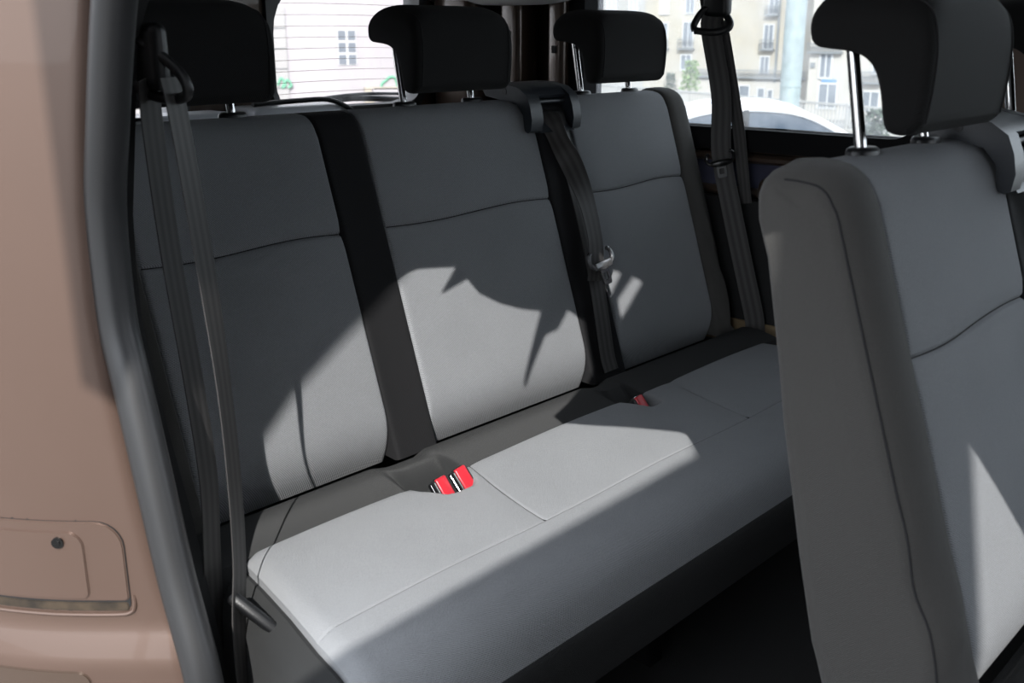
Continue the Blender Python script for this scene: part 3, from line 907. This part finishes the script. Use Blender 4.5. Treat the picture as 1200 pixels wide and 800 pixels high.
# rear wall: two barn doors with their windows
bm = bmesh.new()
plate_with_hole(bm, [(.5, .55), (1.45, .55), (1.45, 2.45), (.5, 2.45)], rrect(.68, 1.455, 1.335, 1.85, .09), 1, 2.34, 2.39)
d1 = st('door_1', bm, M['bodydark'], ang=30)
bm = bmesh.new()
plate_with_hole(bm, [(1.455, .55), (2.33, .55), (2.33, 2.45), (1.455, 2.45)], rrect(1.60, 1.452, 2.115, 1.83, [.05, .05, .10, .14]), 1, 2.34, 2.39)
d2 = st('door_2', bm, M['bodydark'], ang=30)
for nm, (a, b_), rs in (('window_2', (.66, 1.355), .10), ('window_4', (1.58, 2.135), .09)):
    bm = bmesh.new()
    x0, x1 = (a, b_)
    inner = rrect(x0 + .018, 1.468, x1 - .03, 1.80 if nm == 'window_4' else 1.835, [.06, .06, .04, .14] if nm == 'window_4' else .08)
    plate_with_hole(bm, rrect(x0, 1.435, x1, 1.868, .10), inner, 1, 2.325, 2.395)
    wf = st(nm, bm, M['rubber'], ang=30)
    bm = bmesh.new(); box(bm, (x0 + .01, 2.362, 1.445), (x1 - .01, 2.366, 1.858)); obj('pane', bm, M['rearglass'], wf)
# bright rolled ledge and latch housing at the foot of the rear windows
bm = bmesh.new(); box(bm, (1.44, 2.19, 1.44), (1.73, 2.33, 1.487), .02, 4); st('trim_4', bm, M['pale'])
bm = bmesh.new(); tube(bm, smooth_path([(1.43, 2.185, 1.497), (1.55, 2.185, 1.500), (1.655, 2.185, 1.499), (1.72, 2.185, 1.475), (1.77, 2.185, 1.442)], 5), .0065, 8); st('trim_5', bm, M['rubber'])
bm = bmesh.new(); box(bm, (.9, 2.19, 1.44), (1.385, 2.30, 1.482), .012, 3); st('trim_6', bm, M['pale'])
# rear wiper outside the right-hand rear window
wp = empty('rear_wiper', (1.9, 2.40, 1.46), 'black wiper lying along the foot of the rear window', 'wiper')
bm = bmesh.new(); tube(bm, smooth_path([(2.20, 2.42, 1.462), (2.05, 2.42, 1.474), (1.92, 2.42, 1.482), (1.82, 2.415, 1.476)], 5), (.006, .009), 8, flat=(0, 1, 0)); obj('wiper_arm', bm, M['black'], wp)
bm = bmesh.new(); tube(bm, smooth_path([(2.10, 2.412, 1.488), (1.95, 2.412, 1.493), (1.80, 2.412, 1.486), (1.70, 2.412, 1.470)], 5), .0045, 8); obj('wiper_blade', bm, M['black'], wp)
# front end, behind the viewpoint
bm = bmesh.new()
plate_with_hole(bm, [(.5, .55), (2.33, .55), (2.33, 2.45), (.5, 2.45)], rrect(1.45, .95, 2.27, 2.38, .08), 1, -1.74, -1.70)
st('wall_front', bm, M['trim'], ang=30)

# ------------------------------------------------------------------ street and town
HX, HY = math.cos(math.radians(42.92)), math.sin(math.radians(42.92))
RX, RY = HY, -HX
def out_pt(a, d, z):      # a = metres to the right, d = metres ahead of the van's diagonal
    return Vector((HX * d + RX * a, HY * d + RY * a, z))
bm = bmesh.new()          # the street falls away beyond the van
rows = []
for i in range(40):
    d = -60 + 200 * i / 39
    rows.append([bm.verts.new(out_pt(a, d, -.062 * max(0, d - 3))) for a in (-120, -40, 0, 40, 120)])
for a, b_ in zip(rows, rows[1:]):
    for i in range(4): bm.faces.new((a[i], a[i + 1], b_[i + 1], b_[i]))
r = bmesh.ops.extrude_face_region(bm, geom=bm.faces[:])
for v in r['geom']:
    if isinstance(v, bmesh.types.BMVert): v.co.z -= .3
g = st('ground', bm, M['asphalt'], smooth=False)

F = 1200.; FH = 1252.8
def px(d, x): return (x - 600) / FH * d * 1.0          # metres right at depth d (horizontal)
def hz(d, y): return 1.66 - (y - 40) * d / FH            # height of picture row y at depth d

class Facade:
    """An upright wall whose pieces are laid out by metres along it (s) and height (z)."""
    def __init__(self, p0, p1, thick):
        self.p0 = Vector((p0.x, p0.y, 0)); e = Vector((p1.x, p1.y, 0)) - self.p0
        self.len = e.length; self.e = e / self.len
        n = Vector((self.e.y, -self.e.x, 0))
        if n.dot(-self.p0) < 0: n = -n
        self.n = n; self.t = thick
    def P(self, s, z, n): 
        q = self.p0 + self.e * s + self.n * n; return Vector((q.x, q.y, z))
    def block(self, bm, s0, z0, s1, z1, n0, n1):
        vs = [bm.verts.new(self.P(s, z, n)) for n in (n0, n1) for s, z in ((s0, z0), (s1, z0), (s1, z1), (s0, z1))]
        for f in ((0, 1, 2, 3), (4, 5, 6, 7), (0, 1, 5, 4), (1, 2, 6, 5), (2, 3, 7, 6), (3, 0, 4, 7)): bm.faces.new([vs[i] for i in f])
    def at(self, x, y):
        """(s, z) on the wall for a direction given by a picture column and row."""
        dirv = Vector((HX + RX * (x - 600) / FH, HY + RY * (x - 600) / FH, 0))
        # intersect with the wall line
        den = dirv.dot(self.n); t = self.p0.dot(self.n) / den
        q = dirv * t; s = (q - self.p0).dot(self.e)
        return s, 1.66 - (y - 40) / FH * t
    def window(self, parent, x0, y0, x1, y1, pane='pane', fw=.12, cols=2, sill=True, frame='frame_white'):
        s0, zt = self.at(x0, y0); s1, zb = self.at(x1, y1)
        bm = bmesh.new()
        self.block(bm, s0 - fw, zb - fw, s0, zt + fw, -.05, .10); self.block(bm, s1, zb - fw, s1 + fw, zt + fw, -.05, .10)
        self.block(bm, s0, zt, s1, zt + fw, -.05, .10); self.block(bm, s0, zb - fw, s1, zb, -.05, .14)
        for k in range(1, cols):
            c = s0 + (s1 - s0) * k / cols; self.block(bm, c - fw * .35, zb, c + fw * .35, zt, -.02, .08)
        w = obj('window', bm, M[frame], parent, smooth=False)
        bm = bmesh.new(); self.block(bm, s0, zb, s1, zt, -.02, .03)
        obj('pane', bm, M[pane], w, smooth=False)
        return w
    def rail(self, parent, x0, x1, yt, yb, depth=.7):
        s0, zt = self.at(x0, yt); s1, zb = self.at(x1, yb)
        bm = bmesh.new()
        self.block(bm, s0, zb - .15, s1, zb, 0, depth)
        self.block(bm, s0, zt - .08, s1, zt, depth - .08, depth)
        n = max(3, int((s1 - s0) / .22))
        for i in range(n + 1):
            c = s0 + (s1 - s0) * i / n; self.block(bm, c - .03, zb, c + .03, zt, depth - .07, depth - .01)
        return obj('balcony', bm, M['iron'], parent, smooth=False)

# apartment house across the street, seen through the side window
A = out_pt(px(122, 640), 122, 0); B = out_pt(px(104, 952), 104, 0)
fb = Facade(A, B, 8)
bl = empty('apartment_house', (A + B) / 2 + Vector((0, 0, -7)), 'long beige apartment house across the street behind the lamp post', 'building')
s757 = fb.at(757, 40)[0]
bm = bmesh.new(); fb.block(bm, -2, -9, s757, 14, -8, 0); obj('shaded_wall', bm, M['wall_shaded'], bl, smooth=False)
bm = bmesh.new(); fb.block(bm, s757, -9, fb.len, 14, -8, .3); obj('beige_wall', bm, M['wall_beige'], bl, smooth=False)
s820 = fb.at(800, 100)[0]; zt = fb.at(860, 92)[1]
bm = bmesh.new(); fb.block(bm, s820, zt - 8, fb.len, zt, .3, .45); obj('ground_floor_wall', bm, M['wall_light'], bl, smooth=False)
fb2 = Facade(fb.P(0, 0, .32), fb.P(fb.len, 0, .32), 1)
for q in ((711, -12, 721, 16), (737, -12, 746, 16)): fb.window(bl, *q, pane='shutter')
for q in ((773, -12, 782, 17), (803, -12, 812, 16), (838, -20, 847, 6), (900, -12, 910, 17), (772, 28, 782, 55), (801, 27, 812, 54), (838, 28, 847, 54), (896, 30, 906, 56),
          (800, 64, 811, 80), (894, 66, 903, 84)): fb2.window(bl, *q, pane=random.choice(('pane', 'shutter')))
fb3 = Facade(fb.P(0, 0, .47), fb.P(fb.len, 0, .47), 1)
for q in ((871, 99, 882, 118), (893, 102, 900, 118), (905, 104, 910, 118), (840, 99, 848, 118)): fb3.window(bl, *q, cols=1)
fb2.rail(bl, 818, 948, 79, 90, .5)
for q in ((769, 785, 46, 56), (797, 815, 45, 56), (835, 850, 45, 56), (897, 912, 8, 18), (893, 909, 46, 57)): fb2.rail(bl, *q, .5)
bm = bmesh.new(); s0, z0 = fb2.at(912, 30); fb2.block(bm, s0 - .1, -3, s0 + .1, 12, 0, .15); obj('drain_pipe', bm, M['iron'], bl, smooth=False)
# light corner house to its right
A = out_pt(px(92, 951), 92, 0); B = out_pt(px(84, 1120), 84, 0)
fc = Facade(A, B, 8)
bl = empty('corner_house', (A + B) / 2 + Vector((0, 0, -6)), 'pale corner house with white-framed windows, seen beside the nearer headrest post', 'building')
bm = bmesh.new(); fc.block(bm, 0, -9, fc.len, 14, -8, 0); obj('wall', bm, M['wall_light'], bl, smooth=False)
for q in ((965, 63, 977, 89), (966, 97, 986, 124), (1018, 106, 1037, 128), (1028, 66, 1037, 84), (965, 0, 976, 30), (1000, 8, 1010, 40), (1066, 60, 1078, 90), (1068, 100, 1086, 126)): fc.window(bl, *q, fw=.16)
fc.rail(bl, 1005, 1040, 82, 95, .5); fc.rail(bl, 950, 990, 50, 60, .4)
s0, z0 = fc.at(968, 91); s1, z1 = fc.at(985, 95)
bm = bmesh.new(); fc.block(bm, s0, z1, s1, z0, 0, .12); obj('shop_sign', bm, M['sign_blue'], bl, smooth=False)
bm = bmesh.new(); s0, z0 = fc.at(953, 72); s1, z1 = fc.at(958, 78); fc.block(bm, s0, z1, s1, z0, 0, .1); obj('wall_plate', bm, M['iron'], bl, smooth=False)
# railing on its parapet
A = out_pt(px(41, 690), 41, 0); B = out_pt(px(26, 1085), 26, 0)
ff = Facade(A, B, .3)
rl = empty('street_railing', (A + B) / 2 + Vector((0, 0, -2)), 'grey street railing on a stone parapet beyond the parked white car', 'railing')
zr = -.16
bm = bmesh.new(); ff.block(bm, 0, -2.6, ff.len, zr - .74, -.35, .05); ff.block(bm, 0, zr - .74, ff.len, zr - .66, -.4, .1); obj('parapet', bm, M['parapet'], rl, smooth=False)
bm = bmesh.new()
ff.block(bm, 0, zr - .06, ff.len, zr, -.17, -.11); ff.block(bm, 0, zr - .58, ff.len, zr - .54, -.16, -.12)
n = int(ff.len / .14)
for i in range(n): ff.block(bm, i * .14, zr - .58, i * .14 + .03, zr - .03, -.155, -.125)
obj('rail_bars', bm, M['fence'], rl, smooth=False)
for i in range(int(ff.len / 2) + 1):
    bm = bmesh.new(); ff.block(bm, i * 2., zr - .68, i * 2. + .09, zr + .03, -.19, -.10); obj('rail_post', bm, M['fence'], rl, smooth=False)
# lamp post
d = 20; a = px(d, 931)
lp = empty('lamp_post', out_pt(a, d, -1.05), 'tall grey lamp post standing behind the parked white car', 'lamp post')
bm = bmesh.new(); c = out_pt(a, d, 0)
tube(bm, [(c.x, c.y, -1.05), (c.x, c.y, 7)], .19, 24); obj('pole', bm, M['pole'], lp)
bm = bmesh.new(); tube(bm, [(c.x, c.y, -1.05), (c.x, c.y, hz(d, 130))], .225, 24); tube(bm, [(c.x, c.y, hz(d, 100)), (c.x, c.y, hz(d, 98))], .20, 24); obj('pole_base', bm, M['pole'], lp)
bm = bmesh.new(); tube(bm, [(c.x, c.y, 7), (c.x - .3, c.y + .3, 7.4), (c.x - 1.2, c.y + 1.2, 7.5)], .09, 12); box(bm, (c.x - 1.9, c.y + 1.0, 7.42), (c.x - 1.1, c.y + 1.4, 7.6), .05); obj('lamp_head', bm, M['pole'], lp)
# small orange street sign
d = 38; c = out_pt(px(d, 855), d, 0)
sg = empty('round_sign', (c.x, c.y, hz(d, 150)), 'small round orange sign by the street railing', 'sign')
bm = bmesh.new(); tube(bm, [(c.x, c.y, hz(d, 150)), (c.x, c.y, hz(d, 104))], .035, 8); obj('sign_post', bm, M['fence'], sg)
bm = bmesh.new(); tube(bm, [(c.x + HX * .03, c.y + HY * .03, hz(d, 109)), (c.x - HX * .03, c.y - HY * .03, hz(d, 109))], .13, 20); obj('sign_face', bm, M['red_sign'], sg)
# shrubs
def shrub(x, d, y_top, y_bot, half_px, m, label, seed):
    rnd = random.Random(seed)
    zt, zb = hz(d, y_top), hz(d, y_bot); w = half_px * d / FH
    c = out_pt(px(d, x), d, 0)
    root = empty('shrub', (c.x, c.y, -.062 * (d - 3)), label, 'shrub', 'shrubs along the street')
    bm = bmesh.new()
    for i in range(500):
        t = rnd.random(); ang = rnd.random() * 2 * PI; rad = w * math.sqrt(rnd.random()) * (1 - .45 * t)
        p = Vector((c.x + rad * math.cos(ang), c.y + rad * math.sin(ang), zb + (zt - zb) * t))
        s = w * .16
        q = [p + Vector((rnd.uniform(-1, 1), rnd.uniform(-1, 1), rnd.uniform(-.6, 1))) * s for _ in range(4)]
        v = [bm.verts.new(k) for k in q]
        for f in ((0, 1, 2), (0, 1, 3), (1, 2, 3), (0, 2, 3)): bm.faces.new([v[k] for k in f])
    obj('foliage', bm, m, root, smooth=False)
    bm = bmesh.new(); tube(bm, [(c.x, c.y, -.062 * (d - 3)), (c.x, c.y, zb + .3 * (zt - zb))], w * .1, 8); obj('stem', bm, M['parapet'], root)
shrub(812, 46, 70, 104, 13, M['leaf'], 'light green shrub behind the street railing', 3)
shrub(788, 47, 84, 108, 9, M['leafdark'], 'low dark shrub left of the light green one', 4)
shrub(1036, 16, 128, 170, 20, M['leafdark'], 'dark rounded shrub at the right corner of the side window', 5)

# parked white car (side on, nose to the right)
def car():
    d = 10.; zg = -.47
    root = empty('parked_car', out_pt(px(d, 850), d, zg), 'white parked car outside, its roof showing above the far window sill', 'car')
    e = Vector((RX, RY, 0)); e = (e + Vector((HX, HY, 0)) * -.12).normalized(); f = Vector((-e.y, e.x, 0))
    if f.dot(Vector((HX, HY, 0))) < 0: f = -f
    c0 = out_pt(px(d, 898), d, zg)
    def W(s, t, z): return c0 + e * s + f * t + Vector((0, 0, z))
    # lower body
    prof = [(-2.0, .25), (-2.08, .55), (-2.05, .80), (-1.95, .93), (-1.2, .98), (.9, .98), (1.75, .86), (2.05, .70), (2.10, .45), (2.05, .25)]
    def loft(sections):
        bm = bmesh.new(); rings = []
        for t, sc, dz in sections:
            rings.append([bm.verts.new(W(s * sc, t, z if z < .9 else z + dz)) for s, z in prof])
        n = len(prof)
        for a, b_ in zip(rings, rings[1:]):
            for i in range(n): bm.faces.new((a[i], a[(i + 1) % n], b_[(i + 1) % n], b_[i]))
        bm.faces.new(rings[0]); bm.faces.new(rings[-1]); return bm
    obj('car_body', loft([(-.02, .97, -.02), (.03, 1, 0), (.4, 1, .01), (1.3, 1, .01), (1.67, 1, 0), (1.72, .97, -.02)]), M['carwhite'], root)
    # cabin: glass body with roof shell and pillars
    cab = [(-1.25, .96), (-1.05, 1.16), (-.75, 1.33), (-.4, 1.415), (.1, 1.43), (.5, 1.36), (.95, 1.12), (1.15, .96)]
    bm = bmesh.new(); rings = []
    for t, k in ((.05, 0.), (.18, 1.), (1.52, 1.), (1.65, 0.)):
        rings.append([bm.verts.new(W(s, t if z < 1.0 else (t + (.10 if t < .8 else -.10) * (z - .96) / .45), z)) for s, z in cab])
    A = rings[0]; Z = rings[-1]; n = len(cab)
    bm.verts.ensure_lookup_table()
    bm2 = bmesh.new()
    def side(t, inw): return [W(s, t + inw * (z - .96) / .45, z - .012) for s, z in cab]
    L_ = [bm2.verts.new(p) for p in side(.06, .13)]; R_ = [bm2.verts.new(p) for p in side(1.64, -.13)]
    bm2.faces.new(L_); bm2.faces.new(R_)
    for i in range(n): bm2.faces.new((L_[i], L_[(i + 1) % n], R_[(i + 1) % n], R_[i]))
    bm.free()
    obj('car_glass', bm2, M['carglass'], root, smooth=False)
    bm = bmesh.new()
    roof = smooth_path([W(s, 0, z) for s, z in cab], 5)
    hv = []
    for i, p in enumerate(roof):
        z = p.z - zg; inw = .13 * (z - .96) / .45
        hv.append((p, inw))
    core = [(p, i_) for p, i_ in hv if p.z - zg > 1.30]
    up = Vector((0, 0, 1))
    r1 = [bm.verts.new(p + f * (.045 + i_) + up * .0) for p, i_ in core]; r2 = [bm.verts.new(p + f * (1.30 - i_)) for p, i_ in core]
    r3 = [bm.verts.new(p + f * (.12 + i_) + up * .008) for p, i_ in core]; r4 = [bm.verts.new(p + f * (1.22 - i_) + up * .008) for p, i_ in core]
    for a, b_ in ((r1, r3), (r3, r4), (r4, r2)):
        for i in range(len(a) - 1): bm.faces.new((a[i], a[i + 1], b_[i + 1], b_[i]))
    rr_ = bmesh.ops.extrude_face_region(bm, geom=bm.faces[:])
    for v in rr_['geom']:
        if isinstance(v, bmesh.types.BMVert): v.co.z -= .022
    obj('car_roof', bm, M['carwhite'], root)
    for t, sg_ in ((.045, 1), (1.655, -1)):
        bm = bmesh.new()
        tube(bm, [p + f * (t + sg_ * i_) for p, i_ in hv], (.03, .022), 8, flat=(0, 0, 1))
        bp = [W(-.15, t + sg_ * .0, .96), W(-.12, t + sg_ * .13, 1.42)]
        obj('roof_rail', bm, M['carwhite'], root)
        bm = bmesh.new(); tube(bm, bp, (.035, .015), 8, flat=e); obj('door_pillar', bm, M['seam'], root)
    for s in (-1.3, 1.3):
        for t in (.12, 1.58):
            bm = bmesh.new(); p = W(s, t, .31)
            tube(bm, [p - f * .1, p + f * .1], .31, 28); tube(bm, [p - f * .105, p + f * .105], .19, 20)
            obj('wheel', bm, M['tyre'], root)
car()

# whitewashed house behind the rear doors
A = out_pt(px(25, 120), 25, 0); B = out_pt(px(27, 575), 27, 0)
fr = Facade(A, B, 6)
bl = empty('white_house', (A + B) / 2 + Vector((0, 0, -1.4)), 'whitewashed house with a small six-pane window, seen through the rear window', 'building')
bm = bmesh.new(); fr.block(bm, -4, -2.2, fr.len + 1, 7, -6, 0); obj('wall', bm, M['wall_white'], bl, smooth=False)
s0, zt = fr.at(396, 36); s1, zb = fr.at(416, 74)
bm = bmesh.new(); fr.block(bm, s0 - .02, zb - .02, s1 + .02, zt + .02, -.02, .02); 
wn = obj('window', bm, M['frame_white'], bl, smooth=False)
bm = bmesh.new()
cw = (s1 - s0 - .06) / 2; ch_ = (zt - zb - .12) / 3
for i in range(2):
    for j in range(3): fr.block(bm, s0 + i * (cw + .06), zb + j * (ch_ + .06), s0 + i * (cw + .06) + cw, zb + j * (ch_ + .06) + ch_, .01, .03)
obj('pane', bm, M['pane'], wn, smooth=False)
bm = bmesh.new(); bg = bmesh.new()
s0 = fr.at(150, 40)[0]; s1 = fr.at(335, 40)[0]
ys_ = [10, 34, 57, 80, 102, 130]
for ya, yb_ in zip(ys_, ys_[1:]):
    fr.block(bm, s0, fr.at(330, yb_)[1] + .025, s1, fr.at(330, ya)[1], 0, .05)
obj('corner_stones', bm, M['stone'], bl, smooth=False)
fr.block(bg, s0, fr.at(330, 130)[1], s1 - .02, fr.at(330, 10)[1], 0, .02); obj('mortar', bg, M['iron'], bl, smooth=False)
s0, zt = fr.at(424, 100); s1, zb = fr.at(580, 140)
bm = bmesh.new(); fr.block(bm, s0, -2.2, s1, zt, 0, .35); obj('low_wall', bm, M['wall_cream'], bl, smooth=False)
s0, zt = fr.at(434, 101); bm = bmesh.new(); fr.block(bm, s0, -2.2, s1, zt, .3, .8); fr.block(bm, s0 - .05, zt - .1, s1, zt, .3, .86); obj('planter_box', bm, M['wall_white'], bl, smooth=False)
s0, zt = fr.at(422, 70); s1, zb = fr.at(580, 0)
bm = bmesh.new()   # green spray marks
def spray(pts): tube(bm, smooth_path([fr.P(*fr.at(x, y), .055 if x < 340 else .012) for x, y in pts], 6), .035, 6)
spray([(322, 98), (326, 90), (331, 97), (327, 101), (333, 92), (338, 98), (334, 101)])
spray([(444, 101), (446, 96), (450, 93), (455, 89), (460, 89), (463, 94), (464, 101)])
obj('spray_mark', bm, M['green'], bl)
bm = bmesh.new(); s0, zt = fr.at(165, -30); s1, zb = fr.at(192, 12); fr.block(bm, s0, zb, s1, zt, 0, .06); obj('yellow_panel', bm, M['wall_cream'], bl, smooth=False)

# added canvas out of view, cut to shade the floor and the bench front
sh = empty('added_sun_screen', (-1.0, -.9, 0), 'grey canvas screen on two poles, added unseen behind the viewpoint to block sun', 'sun_screen')
bm = bmesh.new()
can = [(-.35, 2.0), (-.35, 2.41), (-.469, 2.547), (-.60, 2.71), (-1.02, 3.225), (-1.055, 3.265), (-1.062, 3.30), (-1.05, 3.64), (-1.36, 3.60), (-1.37, 2.0)]
prism(bm, can, 0, -1.012, -1.0)
obj('canvas', bm, M['sun_screen'], sh, smooth=False)
for y, z in ((-.42, 2.45), (-1.33, 3.58)):
    bm = bmesh.new(); tube(bm, [(-1.02, y, 0), (-1.02, y, z)], .012, 12); obj('pole', bm, M['pole'], sh)

bm = bmesh.new(); prism(bm, [(-14, -.02), (-.5, -.02), (-.5, 2.55), (-2.3, 2.55), (-2.3, 8), (-14, 8)], 0, -1.7, -1.35); st('wall_sky_block', bm, M['darkstone'])  # added wall out of view, dims the sky light on the near backrest pad

bn = empty('added_sun_flag', (-1.0, .42, 0), 'narrow grey canvas flag on a pole, added unseen behind the viewpoint to block sun', 'sun_flag')  # added out of view to cut a slanted edge into the sun patch
bm = bmesh.new(); prism(bm, [(-.128, 2.69), (-.205, 2.912), (-.312, 3.167), (-.384, 3.335), (-.40, 3.75), (-.07, 3.75), (-.07, 2.69)], 0, -1.012, -1.0)
obj('canvas', bm, M['sun_screen'], bn, smooth=False)
bm = bmesh.new(); tube(bm, [(-1.024, .42, 0), (-1.024, .42, 3.78)], .015, 12); tube(bm, [(-1.024, .42, 3.74), (-1.024, -.41, 3.74)], .009, 8); obj('pole', bm, M['pole'], bn)

# ------------------------------------------------------------------ light
w = D.worlds.new('sky'); S.world = w; w.use_nodes = True
nt = w.node_tree; N = nt.nodes; L = nt.links
bgn = N['Background']
sky = N.new('ShaderNodeTexSky'); sky.sky_type = 'HOSEK_WILKIE'
Ld = Vector((1, .8, -.95)).normalized()
sky.sun_direction = -Ld; sky.turbidity = 3; sky.ground_albedo = .3
mxs = N.new('ShaderNodeMix'); mxs.data_type = 'RGBA'; mxs.inputs[0].default_value = .65; mxs.inputs[7].default_value = (.66, .68, .72, 1)
L.new(sky.outputs[0], mxs.inputs[6]); L.new(mxs.outputs[2], bgn.inputs['Color']); bgn.inputs['Strength'].default_value = 5.4
sd = D.lights.new('sun', 'SUN'); sd.energy = 6.4; sd.angle = math.radians(.4); sd.color = (1, .975, .94)
so = D.objects.new('sun', sd); COL.objects.link(so); so.rotation_euler = Ld.to_track_quat('-Z', 'Y').to_euler()
so.location = (-4, -3, 6)

# ------------------------------------------------------------------ camera
cd = D.cameras.new('camera'); cam = D.objects.new('camera', cd); COL.objects.link(cam)
cam.location = (0, 0, 1.66)
cam.rotation_euler = (PI / 2 - math.atan(.3), 0, math.radians(42.9194 - 90))
cd.sensor_width = 36; cd.lens = 36; cd.clip_start = .02; cd.clip_end = 500
cd.dof.use_dof = True; cd.dof.focus_distance = 1.95; cd.dof.aperture_fstop = 7.5
S.camera = cam
S.view_settings.view_transform = 'Standard'; S.view_settings.look = 'None'
S.view_settings.gamma = 1; S.view_settings.use_curve_mapping = False
S.view_settings.exposure = 0.1
